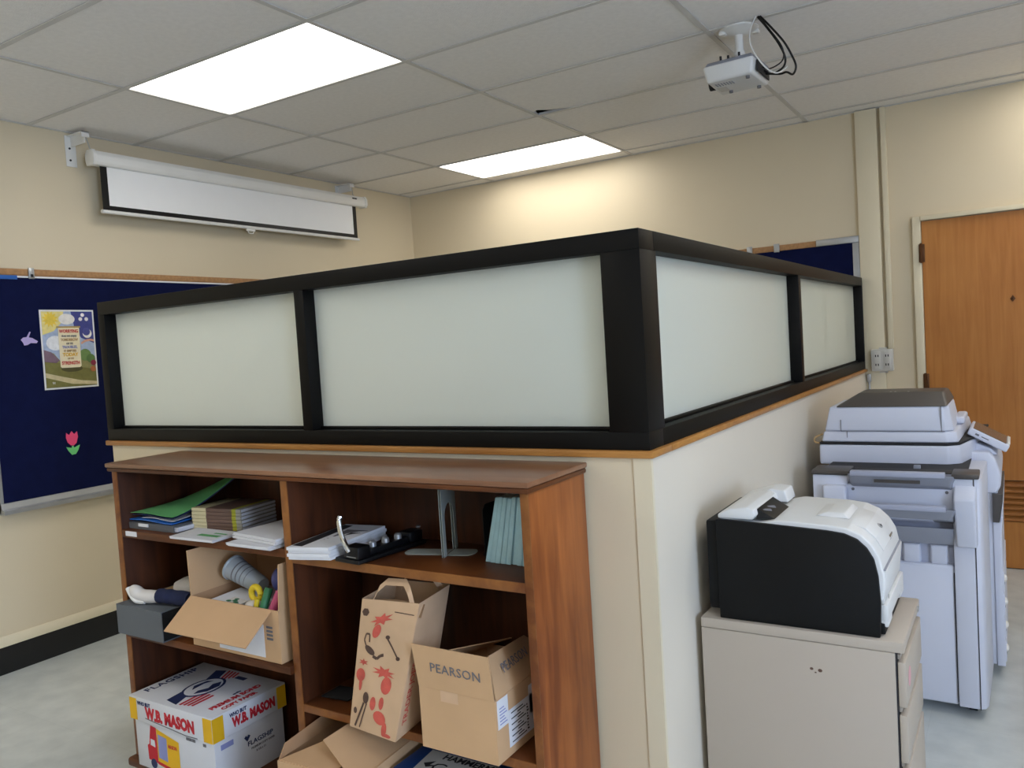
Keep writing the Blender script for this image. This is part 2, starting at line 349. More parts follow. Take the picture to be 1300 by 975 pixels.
# back wall: chase, conduit, outlet, door
struct(B().box(-.826, -.700, YB-.035, YB, 0, H-.005, .003).make('trim_5', M['trimpaint']), 'flat cream vertical chase beside the partition end', 'trim')
cd = tag(B().box(-.682, -.650, YB-.03, YB, 1.35, H-.005, .004).make('wall_conduit', M['trimpaint']), 'slim cream cable conduit running from ceiling to outlet box', 'conduit')
ob = thing('outlet_box', 'grey surface mounted double outlet box below the conduit', 'outlet', (-.714, YB, 1.21))
B().box(-.778, -.650, YB-.075, YB-.036, 1.212, 1.350, .006).make('box', M['outlet'], ob)
for x in (-.743, -.685):
    r = B().box(x-.020, x+.020, YB-.079, YB-.0745, 1.225, 1.337, .003).make('receptacle', M['outlet'], ob)
    for z in (1.252, 1.308):
        for dx in (-.010, .004): B().box(x+dx, x+dx+.006, YB-.0795, YB-.0785, z-.006, z+.008).make('slot', M['ink'], r)
B().box(-.735, -.690, YB-.037, YB, 1.2, 1.36).make('back_plate', M['outlet'], ob)
jb = thing('junction_box', 'tiny grey junction clip with thin pipe below the partition end', 'conduit', (-.795, YB, .9))
B().box(-.808, -.785, YB-.062, YB-.036, 1.145, 1.195, .003).make('clip', M['alu'], jb)
B().cyl((-.797, YB-.046, .002), (-.797, YB-.046, 1.146), .006).make('pipe', M['alu'], jb)

dr = struct(thing('door_1', '', 'door', (-.01, YB, 0)), 'oak wood door with louvre vent beside the copier', 'door')
B().box(-.472, .452, YB-.022, YB-.001, .006, .285).box(-.472, .452, YB-.022, YB-.001, .535, 2.118).box(-.472, -.255, YB-.022, YB-.001, .285, .535).box(.235, .452, YB-.022, YB-.001, .285, .535).make('door_leaf', M['door'], dr)
B().box(-.523, -.475, YB-.034, YB, 0, 2.150, .004).make('jamb', M['trimpaint'], dr)
B().box(.455, .503, YB-.045, YB, 0, 2.150, .004).make('jamb', M['trimpaint'], dr)
B().box(-.475, .455, YB-.045, YB, 2.122, 2.150, .004).make('head', M['trimpaint'], dr)
for z in (.20, 1.13, 1.925):
    hg = B().box(-.489, -.457, YB-.042, YB-.0345, z-.055, z+.055, .002).make('hinge', M['bronze'], dr)
    B().cyl((-.476, YB-.046, z-.06), (-.476, YB-.046, z+.06), .007, 10).make('hinge_pin', M['bronze'], hg)
vt = B().box(-.255, -.240, YB-.026, YB-.004, .285, .535, .002).box(.22, .235, YB-.026, YB-.004, .285, .535, .002).make('louvre_frame', M['doorvent'], dr)
B().box(-.24, .22, YB-.004, YB-.001, .285, .535).make('louvre_back', M['cabd'], dr)
for k in range(7):
    z = .303 + k*.0345
    B().hexa([(-.24, YB-.024, z-.014), (.22, YB-.024, z-.014), (.22, YB-.005, z+.010), (-.24, YB-.005, z+.010)], [(-.24, YB-.024, z-.006), (.22, YB-.024, z-.006), (.22, YB-.005, z+.018), (-.24, YB-.005, z+.018)]).make('slat', M['doorvent'], vt)
kn = B().prism([(-.022, 1.610), (-.008, 1.592), (.006, 1.610), (-.008, 1.632)], 'y', YB-.028, YB-.0215, .001).make('door_hook', M['bronze'], dr, label='small bronze diamond hook')
B().cyl((-.008, YB-.045, 1.607), (-.008, YB-.027, 1.612), .005, 10).make('peg', M['bronze'], kn)
db = B().cyl((.39, YB-.022, 1.0), (.39, YB-.06, 1.0), .012, 12).ell((.39, YB-.075, 1.0), (.028, .024, .028)).make('door_knob', M['alu'], dr)

# ------------------------------------------------------------------ boards
bl = thing('bulletin_board', 'navy fabric bulletin board on the left wall with poster and tulip', 'board', (XL, 3.3, .82))
B().box(XL+.002, XL+.016, 2.072, 4.60, .872, 2.045).make('felt_panel', M['navy'], bl)
B().box(XL+.001, XL+.022, 2.055, 2.071, .82, 2.045, .002).make('side_frame', M['alu'], bl)
B().box(XL+.001, XL+.022, 4.60, 4.616, .82, 2.045, .002).make('side_frame', M['alu'], bl)
B().prism([(XL+.001, .815), (XL+.05, .815), (XL+.05, .835), (XL+.028, .842), (XL+.022, .871), (XL+.001, .871)], 'y', 2.055, 4.616).make('chalk_tray', M['alu'], bl)
mr = B().box(XL+.001, XL+.014, 2.02, 4.616, 2.0455, 2.050).box(XL+.001, XL+.018, 2.02, 4.616, 2.050, 2.082, .002).make('map_rail', M['cork'], bl)
B().box(XL+.018, XL+.028, 2.296, 2.325, 2.030, 2.088, .002).make('map_clip', M['alu'], mr)
B().box(XL+.028, XL+.033, 2.304, 2.317, 2.040, 2.055, .002).make('clip_hook', M['ink'], mr)
B().box(XL+.0165, XL+.0172, 2.02, 4.6, 2.036, 2.045).make('paper_edge', M['paper'], bl)
tag(B().box(XL+.0175, XL+.0182, 2.10, 2.24, 2.026, 2.047).make('masking_tape', M['blue']), 'strip of blue masking tape at the top edge of the navy board', 'tape')

bb = thing('bulletin_board', 'navy bulletin board on the far wall peeking above the partition', 'board', (-2, YB, .82))
B().box(-3.3, -.868, YB-.016, YB-.002, .872, 2.036).make('felt_panel', M['navy'], bb)
B().box(-.868, -.829, YB-.024, YB-.001, .82, 2.036, .002).make('side_frame', M['alu'], bb)
B().box(-3.316, -3.3, YB-.024, YB-.001, .82, 2.036, .002).make('side_frame', M['alu'], bb)
B().box(-3.316, -.829, YB-.024, YB-.001, .82, .871, .002).make('bottom_frame', M['alu'], bb)
mr2 = B().box(-3.316, -1.09, YB-.020, YB-.001, 2.0365, 2.074, .002).make('map_rail', M['cork'], bb)
B().box(-1.089, -.829, YB-.024, YB-.001, 2.0365, 2.078, .002).make('top_frame', M['alu'], bb)
for x in (-1.52, -1.34): B().box(x-.018, x+.018, YB-.032, YB-.0205, 2.028, 2.084, .002).make('map_clip', M['alu'], mr2)

# poster on the left board (flat print)
def on_left(y, z, dx=.0165): return frame_at((XL+dx, y, z), (0, 1, -.004), (.0, .012, 1))
po = thing('poster', 'white bordered inspirational poster with sun, moon and scroll on navy board', 'poster', (XL+.0165, 2.483, 1.434))
PW, PH = .300, .432
P0 = on_left(2.482, 1.651)
B().flat([(-PW/2, -PH/2), (PW/2, -PH/2), (PW/2, PH/2), (-PW/2, PH/2)], P0, .0006).make('sheet', M['paper'], po)
def pp(name, pts, col, lay=1, var=.12):
    key = 'poster_'+col
    if key not in M: M[key] = mat(key, col, .7, var=var, scale=40)
    X = P0 @ Matrix.Translation((0, 0, .0006*lay + .0001)); return B().flat(pts, X, .0004).make(name, M[key], po)
def circ(cx, cy, r, n=18, ry=None): return [(cx+r*math.cos(2*PI*i/n), cy+(ry or r)*math.sin(2*PI*i/n)) for i in range(n)]
a, b_ = PW/2-.009, PH/2-.009
pp('sky', [(-a, -b_), (a, -b_), (a, b_), (-a, b_)], 'a9b9d6', 1)
pp('night_sky', [(.02, b_), (.035, .12), (.07, .06), (a, .03), (a, b_)], '3f4488', 2)
pp('sun_glow', [(-a, b_), (-.02, b_), (-.03, .15), (-.08, .10), (-a, .08)], 'e6d68a', 2)
pp('cloud', circ(-.005, .165, .045, 16, .03), 'e8e4e0', 3)
pp('cloud', circ(-.075, .035, .05, 16, .04), 'e6e8ee', 2)
sun = []
for k in range(24):
    rr = .045 if k % 2 else .028
    sun.append((-.095+rr*math.cos(k*PI/12), .165+rr*math.sin(k*PI/12)))
pp('sun', sun, 'e9c94a', 3)
pp('moon', circ(.105, .085, .026), 'ece9e4', 3); pp('moon_shade', circ(.100, .095, .022), '4a4f93', 4)
for x, z in ((.085, .188), (.106, .165), (.072, .165)): pp('star_flower', circ(x, z, .011, 8), 'efe9ea', 3)
pp('hills', [(-a, -.01), (-.09, -.02), (-.05, -.07), (.04, -.06), (.09, -.02), (.12, -.03), (a, -.06), (a, -b_), (-a, -b_)], '8d8a58', 2)
pp('cliff', [(-a, .00), (-.10, -.015), (-.06, -.06), (-.08, -.075), (-a, -.065)], '7c6474', 3)
pp('meadow', [(-a, -.065), (-.02, -.08), (.05, -.10), (a, -.12), (a, -b_), (-a, -b_)], '77733c', 3)
pp('path', [(-a, -.125), (-.05, -.150), (.05, -.175), (a, -.185), (a, -b_+.004), (.0, -.192), (-a, -.150)], 'cbbd94', 4)
pp('bush', circ(.085, -.035, .034, 14), '6d8a4f', 4); pp('bush', circ(.115, -.055, .025, 12), '57753f', 5)
pp('flower_bush', circ(.128, -.08, .016, 10), '8a2a44', 6); pp('flower_bush', circ(.124, -.115, .016, 10), 'a8643a', 6)
rb = [(.075+.07*math.cos(t), .015+.05*math.sin(t)) for t in [PI*.15+k*PI*.5/8 for k in range(9)]]
rb = [(min(a, x), z) for x, z in rb]
pp('rainbow', [(.065, .035), (.09, .05), (.12, .055), (a, .05), (a, .038), (.12, .043), (.092, .038), (.068, .024)], 'd8a08a', 4)
pp('scroll_shadow', circ(.005, -.108, .06, 14, .018), '4e4a26', 5)
pp('scroll', [(-.058, .122), (.058, .122), (.060, .11), (.058, -.095), (.05, -.102), (-.05, -.102), (-.058, -.095)], 'efe3c2', 6, .04)
pp('scroll_rod', [(-.066, .117), (.066, .117), (.066, .126), (-.066, .126)], 'b59a5c', 7)
for s, z, h, mm, sx in (('WORRYING', .098, .026, 'red', .74), ('does not empty', .073, .016, 'inkg', .82), ('TOMORROW', .051, .020, 'tan', .78), ('OF ITS', .030, .014, 'inkg', .9), ('TROUBLES,', .011, .020, 'lblue', .84),
                        ('IT EMPTIES', -.010, .016, 'tan', .9), ('TODAY', -.031, .026, 'yellow', .95), ('OF ITS', -.052, .013, 'tan', .9), ('STRENGTH', -.077, .026, 'red', .76)):
    text(s, P0 @ Matrix.Translation((0, z, .0054)), h, M[mm], po, 'poster_lettering', .0007, sx)
text('tc', P0 @ Matrix.Translation((-.10, -.18, .004)), .02, M['paper'], po, 'poster_mark', .0003)

tu = thing('felt_tulip', 'pink paper tulip with mint green leaf pinned low on the navy board', 'paper cutout', (XL+.017, 2.45, 1.07))
X = frame_at((XL+.0165, 2.451, 1.135), (0, 1, 0), (0, 0, 1))
B().flat([(-.030, .058), (-.015, .044), (0, .064), (.014, .046), (.030, .060), (.033, .03), (.022, -.004), (.006, -.016), (-.010, -.013), (-.026, .004), (-.033, .03)], X, .002).make('petals', M['tulip'], tu)
B().flat([(-.005, -.017), (.004, -.017), (.007, -.028), (.040, -.016), (.030, -.042), (.014, -.064), (-.008, -.066), (-.026, -.042), (-.036, -.020), (-.006, -.028)], X, .0018).make('leaf', M['leaf'], tu)
X = frame_at((XL+.0165, 2.272, 1.703), (0, 1, 0), (0, 0, 1))
tag(B().flat([(-.043, .006), (-.030, .018), (-.012, .020), (.004, .048), (.010, .046), (-.002, .018), (.016, .014), (.044, -.004), (.036, -.014), (.006, -.012), (-.012, -.022), (-.028, -.024), (-.032, -.010)], X, .002).make('felt_bird', M['lilac']), 'lilac paper bird shape pinned left of the poster', 'paper cutout')

# ------------------------------------------------------------------ projection screen
sc = thing('projection_screen', 'white pull-down projection screen with black border below the ceiling', 'screen', (-4.32, 3.74, 2.38))
SX = -4.32
B().prism([(SX-.038, 2.690), (SX-.030, 2.664), (SX+.030, 2.664), (SX+.040, 2.680), (SX+.040, 2.716), (SX+.026, 2.742), (SX-.024, 2.742), (SX-.038, 2.720)], 'y', 2.65, 4.825, .004).make('casing', M['white'], sc)
for y0, y1 in ((2.628, 2.65), (4.825, 4.85)):
    B().prism([(SX-.042, 2.690), (SX-.032, 2.660), (SX+.032, 2.660), (SX+.044, 2.680), (SX+.044, 2.720), (SX+.028, 2.748), (SX-.026, 2.748), (SX-.042, 2.724)], 'y', y0, y1, .004).make('end_cap', M['white'], sc)
B().box(SX+.0405, SX+.042, 4.68, 4.73, 2.712, 2.722).make('maker_plate', M['ink'], sc)
B().box(SX-.001, SX+.0005, 2.685, 4.755, 2.418, 2.668).make('screen_border', M['black'], sc, label='black screen border')
B().box(SX+.0008, SX+.0016, 2.725, 4.715, 2.448, 2.668).make('screen_fabric', M['screenw'], sc)
B().cyl((SX, 2.675, 2.412), (SX, 4.765, 2.412), .011).make('bottom_bar', M['white'], sc)
B().box(SX-.006, SX+.006, 3.68, 3.75, 2.388, 2.402, .003).tube([(SX, 3.69, 2.39), (SX, 3.70, 2.375), (SX, 3.73, 2.375), (SX, 3.74, 2.39)], .003).make('pull_handle', M['white'], sc)
for y in (2.60, 4.70):
    br = B().box(XL+.001, XL+.006, y-.035, y+.025, 2.665, 2.835, .002).box(XL+.006, SX+.02, y-.003, y+.003, 2.775, 2.833).box(XL+.006, SX+.03, y-.022, y+.022, 2.829, 2.835, .001).box(SX+.02, SX+.03, y-.022, y+.022, 2.805, 2.835, .001).make('wall_bracket', M['white'], sc)
    for z in (2.70, 2.765): B().cyl((XL+.005, y-.012, z), (XL+.009, y-.012, z), .006, 8).make('screw', M['ink'], br)
    B().tube([(SX+.012, y+.01, 2.83), (SX+.012, y+.014, 2.80), (SX+.002, y+.03, 2.775), (SX-.006, y+.04, 2.757), (SX+.006, y+.045, 2.744)], .003, 6).make('hook', M['alu'], br)

# ------------------------------------------------------------------ ceiling projector
pr = thing('ceiling_projector', 'small white projector hanging from the ceiling with looping cables', 'projector', (-1.0, 3.63, 2.61))
B().lathe([(.085, 0), (.085, .006), (.07, .016), (.045, .024), (.03, .03)], 28, Matrix.Translation((-1.0, 3.655, H-.0045)) @ Matrix.Scale(-1, 4, (0, 0, 1))).make('ceiling_plate', M['white'], pr)
B().box(-1.075, -1.045, 3.60, 3.63, H-.03, H-.012, .005).make('plate_ear', M['white'], pr)
B().box(-.95, -.92, 3.67, 3.70, H-.03, H-.012, .005).make('plate_ear', M['white'], pr)
B().cyl((-1.0, 3.645, 2.70), (-1.0, 3.645, H-.02), .019, 20).cyl((-1.0, 3.645, 2.735), (-1.0, 3.645, 2.75), .024, 20).make('drop_tube', M['white'], pr)
bd = B().hexa([(-1.115, 3.525, 2.608), (-.915, 3.51, 2.608), (-.905, 3.745, 2.608), (-1.120, 3.755, 2.608)], [(-1.125, 3.50, 2.675), (-.900, 3.49, 2.675), (-.890, 3.765, 2.675), (-1.13, 3.775, 2.675)], .012, 3).make('body', M['hpwhite'], pr)
B().hexa([(-1.12, 3.51, 2.672), (-.905, 3.50, 2.672), (-.895, 3.76, 2.672), (-1.125, 3.77, 2.672)], [(-1.11, 3.53, 2.696), (-.915, 3.52, 2.696), (-.905, 3.74, 2.696), (-1.115, 3.75, 2.696)], .006).make('top_cover', M['coptray'], pr)
B().cyl((-1.118, 3.68, 2.645), (-1.148, 3.68, 2.645), .026, 20).make('lens', M['ink'], pr)
v = B()
for k in range(7): v.box(-1.09+k*.012, -1.085+k*.012, 3.56, 3.60, 2.6065, 2.6085)
v.make('vent_slots', M['coptray'], pr)
B().box(-1.10, -1.06, 3.62, 3.69, 2.6063, 2.6085, .001).make('label_plate', M['outlet'], pr)
for x, y in ((-1.06, 3.70), (-.94, 3.54), (-.94, 3.72)): B().cyl((x, y, 2.598), (x, y, 2.609), .009, 12).make('foot', M['inkg'], pr)
for x, y in ((-1.05, 3.53), (-1.02, 3.54), (-.97, 3.53), (-.95, 3.60), (-1.07, 3.60)): B().cyl((x, y, 2.694), (x, y, 2.712), .005, 8).make('mount_screw', M['ink'], pr)
B().hexa([(-1.06, 3.58, 2.695), (-.94, 3.58, 2.695), (-.94, 3.70, 2.695), (-1.06, 3.70, 2.695)], [(-1.03, 3.61, 2.712), (-.97, 3.61, 2.712), (-.97, 3.68, 2.712), (-1.03, 3.68, 2.712)], .003).make('mount_spider', M['white'], pr)
B().box(-.899, -.893, 3.53, 3.72, 2.62, 2.665, .002).make('port_panel', M['ink'], pr)
cb = [(-.895, 3.57, H-.003), (-.86, 3.575, 2.80), (-.82, 3.60, 2.73), (-.80, 3.62, 2.67), (-.815, 3.63, 2.635), (-.86, 3.63, 2.62), (-.893, 3.63, 2.642)]
B().tube(cb, .0045).make('cable', M['black'], pr)
B().tube([(-.885, 3.57, H-.003), (-.845, 3.58, 2.80), (-.80, 3.60, 2.735), (-.775, 3.62, 2.68), (-.76, 3.63, 2.63), (-.775, 3.635, 2.60), (-.80, 3.635, 2.615), (-.83, 3.64, 2.615), (-.893, 3.66, 2.635)], .0045).make('cable', M['black'], pr)
B().tube([(-.89, 3.565, H-.003), (-.85, 3.57, 2.79), (-.805, 3.59, 2.71), (-.81, 3.61, 2.66), (-.86, 3.60, 2.635), (-.893, 3.60, 2.65)], .003).make('cable', M['black'], pr)
B().tube([(-.90, 3.56, H-.003), (-.915, 3.52, 2.79), (-.91, 3.49, 2.72), (-.885, 3.49, 2.66), (-.855, 3.53, 2.615), (-.83, 3.60, 2.61), (-.80, 3.64, 2.64), (-.893, 3.68, 2.645)], .003).make('cable', M['white'], pr, label='white cable')

# ------------------------------------------------------------------ bookcase
bc = thing('bookcase', 'long brown stained wooden bookcase packed with papers, boxes and a bag', 'bookcase', (-1.87, 1.79, 0))
CX0, CX1, CF, CB = -2.735, -1.009, 1.645, 1.946
tp = B().box(-2.752, -.998, 1.630, 1.948, 1.181, 1.196, .004).make('top', M['casetop'], bc)
B().box(-2.748, -1.001, 1.634, 1.948, 1.166, 1.1805, .005).make('top_moulding', M['case'], tp)
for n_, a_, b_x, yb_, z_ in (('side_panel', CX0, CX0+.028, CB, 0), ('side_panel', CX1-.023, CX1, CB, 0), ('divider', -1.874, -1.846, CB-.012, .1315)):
    sp = B().box(a_, b_x, CF+.004, yb_, z_, 1.166, .001).make(n_, M['caselit' if a_ > -1.5 else 'caseshade'], bc)
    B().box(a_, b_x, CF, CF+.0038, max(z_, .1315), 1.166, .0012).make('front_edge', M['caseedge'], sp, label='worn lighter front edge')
B().box(CX0+.028, CX1-.023, CB-.010, CB, .09, 1.166).make('back_panel', M['caseshade'], bc)
L1, R1, L2, R2, B0 = .957, .943, .600, .487, .131
def shelf(x0, x1, z, th, yf=CF+.001): 
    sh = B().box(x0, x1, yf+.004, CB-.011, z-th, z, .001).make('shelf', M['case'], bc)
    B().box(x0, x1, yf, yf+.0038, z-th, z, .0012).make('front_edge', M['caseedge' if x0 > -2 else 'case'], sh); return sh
s1 = shelf(CX0+.0285, -1.8745, L1, .026); shelf(-1.8455, CX1-.0235, R1, .026); shelf(CX0+.0285, -1.8745, L2, .024, 1.632); shelf(-1.8455, CX1-.0235, R2, .024)
lb = B().box(-2.682, -2.618, CF-.0005, CF+.001, .938, .955).make('shelf_label', M['paper'], s1); 
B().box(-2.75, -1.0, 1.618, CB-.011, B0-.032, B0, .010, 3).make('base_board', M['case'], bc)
B().box(CX0+.03, CX1-.025, CF+.02, CF+.038, 0, B0-.033).make('plinth', M['caseshade'], bc)

# ---- upper left shelf
bi = thing('ring_binder', 'grey ring binder lying flat on the upper left shelf', 'binder', (-2.56, 1.79, L1))
B().box(-2.70, -2.435, 1.672, 1.90, L1+.0006, L1+.003, .001).make('cover', M['binder'], bi)
B().box(-2.70, -2.435, 1.672, 1.90, L1+.021, L1+.024, .001).make('cover', M['binder'], bi)
B().box(-2.70, -2.445, 1.672, 1.675, L1+.003, L1+.021).make('spine', M['binder'], bi)
B().box(-2.69, -2.43, 1.678, 1.89, L1+.004, L1+.019).make('pages', M['paperedge'], bi)
def bent(z0, z1, z2, x0=-2.695, x1=-2.455, xb0=-2.665, xb1=-2.35, yf=1.678, yb=1.90):
    def fn(u, v):
        x = (x0+(xb0-x0)*v)*(1-u) + (x1+(xb1-x1)*v*v)*u; y = yf + (yb-yf)*v
        return Vector((x, y, z0 + z1*v**1.6*(.3+.7*u) + z2*v**2*u + .003*math.sin(u*5)*(1-v)))
    return fn
tag(B().sheet(bent(.987, .006, 0, -2.70, -2.46, -2.70, -2.465, 1.676, 1.89), 8, 8, .004).make('plastic_folder', M['blue']), 'bright blue plastic folder lying on the grey ring binder', 'folder', 'blue folders on the grey binder')
tag(B().sheet(bent(.996, .006, 0, -2.64, -2.462, -2.64, -2.47, 1.684, 1.80), 6, 6, .0012).make('paper_sheet', M['paper']), 'white sheet showing below the green folder', 'paper')
tag(B().sheet(bent(1.0045, .056, .072, -2.69, -2.464, -2.66, -2.352, 1.682), 10, 10, .002).make('plastic_folder', M['dblue']), 'dark blue folder curling up right under the green folder', 'folder', 'blue folders on the grey binder')
tag(B().sheet(bent(1.0125, .056, .072), 10, 10, .0012).make('paper_folder', M['green']), 'curling green paper folder on top of the blue folders', 'folder')
tag(B().box(-2.64, -2.585, 1.6685, 1.6715, .969, .9795).make('binder_tag', M['paper']), 'white paper tag tucked at the front of the grey binder', 'tag')
MB_ = bands('workbook_cover', [(0, 'd9cfa6'), (.30, '6f564a'), (.82, 'a8a62c'), (.90, '9a978c')])
wl = ['lowest of the striped workbooks piled on the upper left shelf'] + ['striped workbook %s of the pile' % q for q in ('second from the bottom', 'third from the bottom', 'third from the top', 'second from the top')] + ['topmost striped cream and brown workbook of the pile']
for k in range(6):
    X = Matrix.Translation((-2.335+random.uniform(-.002, .002), 1.838, L1+.0006+k*.0125)) @ Matrix.Rotation(math.radians(7), 4, 'Z')
    o = B().box(-.112, .112, -.085, .085, 0, .0120, .002, X=None).make('workbook', MB_)
    o.matrix_world = X; tag(o, wl[k], 'book', 'striped workbooks on the upper left shelf')
    pg = B().box(-.109, .1135, -.081, .0835, .002, .010).make('pages', M['paperedge'], o); pg.matrix_parent_inverse = Matrix()
def poly_stack(name, pts, z, n, th, label, cat='paper', group=None, print_m=None):
    t = thing(name, label, cat, (pts[0][0], pts[0][1], z), group)
    for k in range(n):
        dx, dy = random.uniform(-.004, .004), random.uniform(-.003, .003)
        B().prism([(p[0]+dx, p[1]+dy) for p in pts], 'z', z+k*th, z+(k+1)*th-.0002).make('sheet', M['paper'], t)
    return t
ps = poly_stack('paper_pile', [(-2.386, 1.613), (-2.175, 1.618), (-2.185, 1.735), (-2.40, 1.735)], L1+.0005, 4, .002, 'thin fan of white printed sheets hanging over the shelf edge')
B().box(-2.30, -2.20, 1.655, 1.675, L1+.0090, L1+.0094).box(-2.26, -2.20, 1.69, 1.70, L1+.0090, L1+.0094).make('print', M['green'], ps)
poly_stack('paper_pile', [(-2.095, 1.612), (-1.905, 1.612), (-1.89, 1.90), (-2.10, 1.90)], L1+.0005, 5, .0022, 'lower white paper pile with grey edges beside the divider')
poly_stack('paper_pile', [(-2.12, 1.66), (-1.895, 1.632), (-1.885, 1.915), (-2.10, 1.93)], L1+.012, 8, .0022, 'upper white paper pile lying beside the divider')

# ---- middle left shelf
gb = thing('document_box', 'dark grey document box jutting from the middle left shelf', 'box', (-2.57, 1.75, L2))
B().box(-2.703, -2.447, 1.600, 1.603, L2+.001, L2+.105).box(-2.703, -2.447, 1.603, 1.89, L2+.102, L2+.105).box(-2.703, -2.447, 1.603, 1.89, L2+.001, L2+.004).box(-2.703, -2.700, 1.603, 1.89, L2+.004, L2+.102).make('shell', M['greybox'], gb)
B().box(-2.70, -2.449, 1.604, 1.888, L2+.0045, L2+.1015).make('dark_inside', M['softblack'], gb)
dl = thing('doll_leg', 'small white cloth shoe with navy trouser leg lying on the grey box', 'doll', (-2.55, 1.66, L2+.106))
GZ = L2+.106
B().tube([(-2.652, 1.628, GZ+.052), (-2.640, 1.632, GZ+.046), (-2.612, 1.640, GZ+.027), (-2.565, 1.650, GZ+.025), (-2.525, 1.658, GZ+.028)], lambda u: .010+.013*min(1, u*3)-.003*max(0, u-.7)*3, 14).make('shoe', M['bone'], dl)
B().tube([(-2.658, 1.622, GZ+.054), (-2.640, 1.622, GZ+.030), (-2.618, 1.624, GZ+.013), (-2.585, 1.634, GZ+.0105)], lambda u: .0095, 10).make('sole', M['white'], dl)
B().tube([(-2.535, 1.658, GZ+.029), (-2.50, 1.665, GZ+.029), (-2.46, 1.672, GZ+.027), (-2.395, 1.680, GZ+.026)], lambda u: .025+.001*math.sin(u*18), 14).make('trouser_leg', M['cloth'], dl)
tag(B().box(-2.645, -2.40, 1.722, 1.885, GZ+.0006, GZ+.016, .005).make('padded_envelope', M['tan']), 'tan padded envelope lying behind the cloth shoe', 'envelope')
tag(B().lathe([(.068, 0), (.070, .010), (.066, .022), (.04, .034), (.012, .037)], 24, Matrix.Translation((-2.545, 1.803, GZ+.0168))).make('plastic_bowl', M['bone']), 'off white domed plastic bowl upside down on the tan envelope', 'bowl')

cbx = thing('cardboard_box', 'open cardboard box of odds and ends with front flap hanging down', 'box', (-2.12, 1.78, L2))
X0, X1, Y0, Y1, ZT = -2.335, -1.915, 1.636, 1.915, .765
B().box(X0, X1, Y0, Y0+.004, L2+.001, ZT).make('front_wall', M['card'], cbx)
B().box(X0, X0+.004, Y0+.004, Y1, L2+.001, ZT).make('side_wall', M['cardin'], cbx)
B().box(X1-.004, X1, Y0+.004, Y1, L2+.001, ZT).make('side_wall', M['card'], cbx)
B().box(X0, X1, Y1, Y1+.004, L2+.001, ZT+.10).make('back_wall', M['cardin'], cbx)
B().box(X0+.004, X1-.004, Y0+.004, Y1, L2+.001, L2+.005).make('bottom', M['cardin'], cbx)
B().quad((X0+.001, Y0+.002, ZT), (X0+.001, Y1, ZT), (X0-.003, Y1, ZT+.150), (X0-.003, Y0+.002, ZT+.150), .004).make('flap', M['card'], cbx)
B().quad((X1-.001, Y0+.002, ZT), (X1-.001, Y1, ZT), (X1+.012, Y1, ZT+.145), (X1+.012, Y0+.002, ZT+.145), .004).make('flap', M['card'], cbx)
B().quad((X0+.002, Y0, ZT), (X1-.03, Y0, ZT), (X1-.035, Y0-.102, ZT-.083), (X0+.0, Y0-.105, ZT-.083), .004).make('flap', M['card'], cbx, label='folded-down front flap')
B().box(-2.20, -1.985, Y0-.0012, Y0, L2+.012, L2+.115).make('shipping_label', M['paper'], cbx)
st = B()
for k in range(4): st.box(-1.972, -1.945, Y0-.001, Y0, L2+.07+k*.012, L2+.077+k*.012)
st.make('stamp_print', M['inkg'], cbx)
CZ = L2+.006
# contents: a bed of papers, cup, plate, toys
pbx = tag(B().box(X0+.012, X1-.012, Y0+.012, Y1-.01, CZ, CZ+.125, .004).make('paper_bundle', M['paperedge']), 'bundle of papers filling the lower half of the open box', 'paper')
tz = CZ+.1255
tag(B().quad((-2.30, 1.665, tz+.008), (-2.08, 1.655, tz+.003), (-2.06, 1.76, tz+.010), (-2.27, 1.79, tz+.022), .0015).make('flyer', M['paper']), 'white printed flyer sloping inside the open box', 'paper')
fp = thing('leaf_card', 'small card printed with green leaves inside the open box', 'card', (-2.17, 1.69, tz+.011))
B().quad((-2.215, 1.665, tz+.014), (-2.14, 1.66, tz+.012), (-2.135, 1.705, tz+.018), (-2.21, 1.715, tz+.021), .001).make('card', M['bone'], fp)
for dx, dy in ((0, 0), (.022, .008), (.04, -.004), (.015, .022)): B().ell((-2.20+dx, 1.682+dy, tz+.0195), (.011, .007, .0012), 10).make('leaf_print', M['toygrn'], fp)
cup = thing('plastic_cup', 'tall clear printed plastic cup lying in the open box', 'cup', (-2.27, 1.76, tz+.05))
ax = Vector((-.170, -.002, .062)).normalized(); base = Vector((-2.142, 1.775, tz+.046))
XC = Matrix.Translation(base) @ ax.to_track_quat('Z', 'Y').to_matrix().to_4x4()
B().lathe([(.002, 0), (.027, 0), (.029, .004), (.041, .142), (.0445, .145), (.0445, .150), (.039, .149), (.038, .142), (.026, .006), (.002, .006)], 28, XC, cap=False).make('cup_wall', M['plast'], cup)
pr_ = B()
for k in range(4): pr_.lathe([(.0335+.0016*k, .055+.018*k), (.0338+.0016*k, .060+.018*k)], 28, XC, cap=False)
pr_.make('print_bands', M['inkg'], cup)
tag(B().lathe([(.004, 0), (.075, .002), (.092, .012), (.095, .012), (.076, -.004), (.004, -.006)], 32, Matrix.Translation((-2.035, 1.848, tz+.072)) @ Matrix.Rotation(math.radians(50), 4, 'X')).make('black_plate', M['black']), 'glossy black plate leaning at the back of the open box', 'plate')
ty = thing('toy_ring', 'bright yellow plastic loop on the white knob in the box', 'toy', (-2.07, 1.70, tz))
B().tube([(-2.085+.022*math.cos(q), 1.70, tz+.050+.022*math.sin(q)) for q in [k*PI/5 for k in range(11)]], .010, 10, 3).make('loop', M['toyyel'], ty)
tag(B().ell((-2.085, 1.685, tz+.018), (.032, .018, .014)).ell((-2.058, 1.683, tz+.022), (.013, .013, .013)).make('white_knob', M['bone']), 'white rounded knob toy below the yellow loop', 'toy')
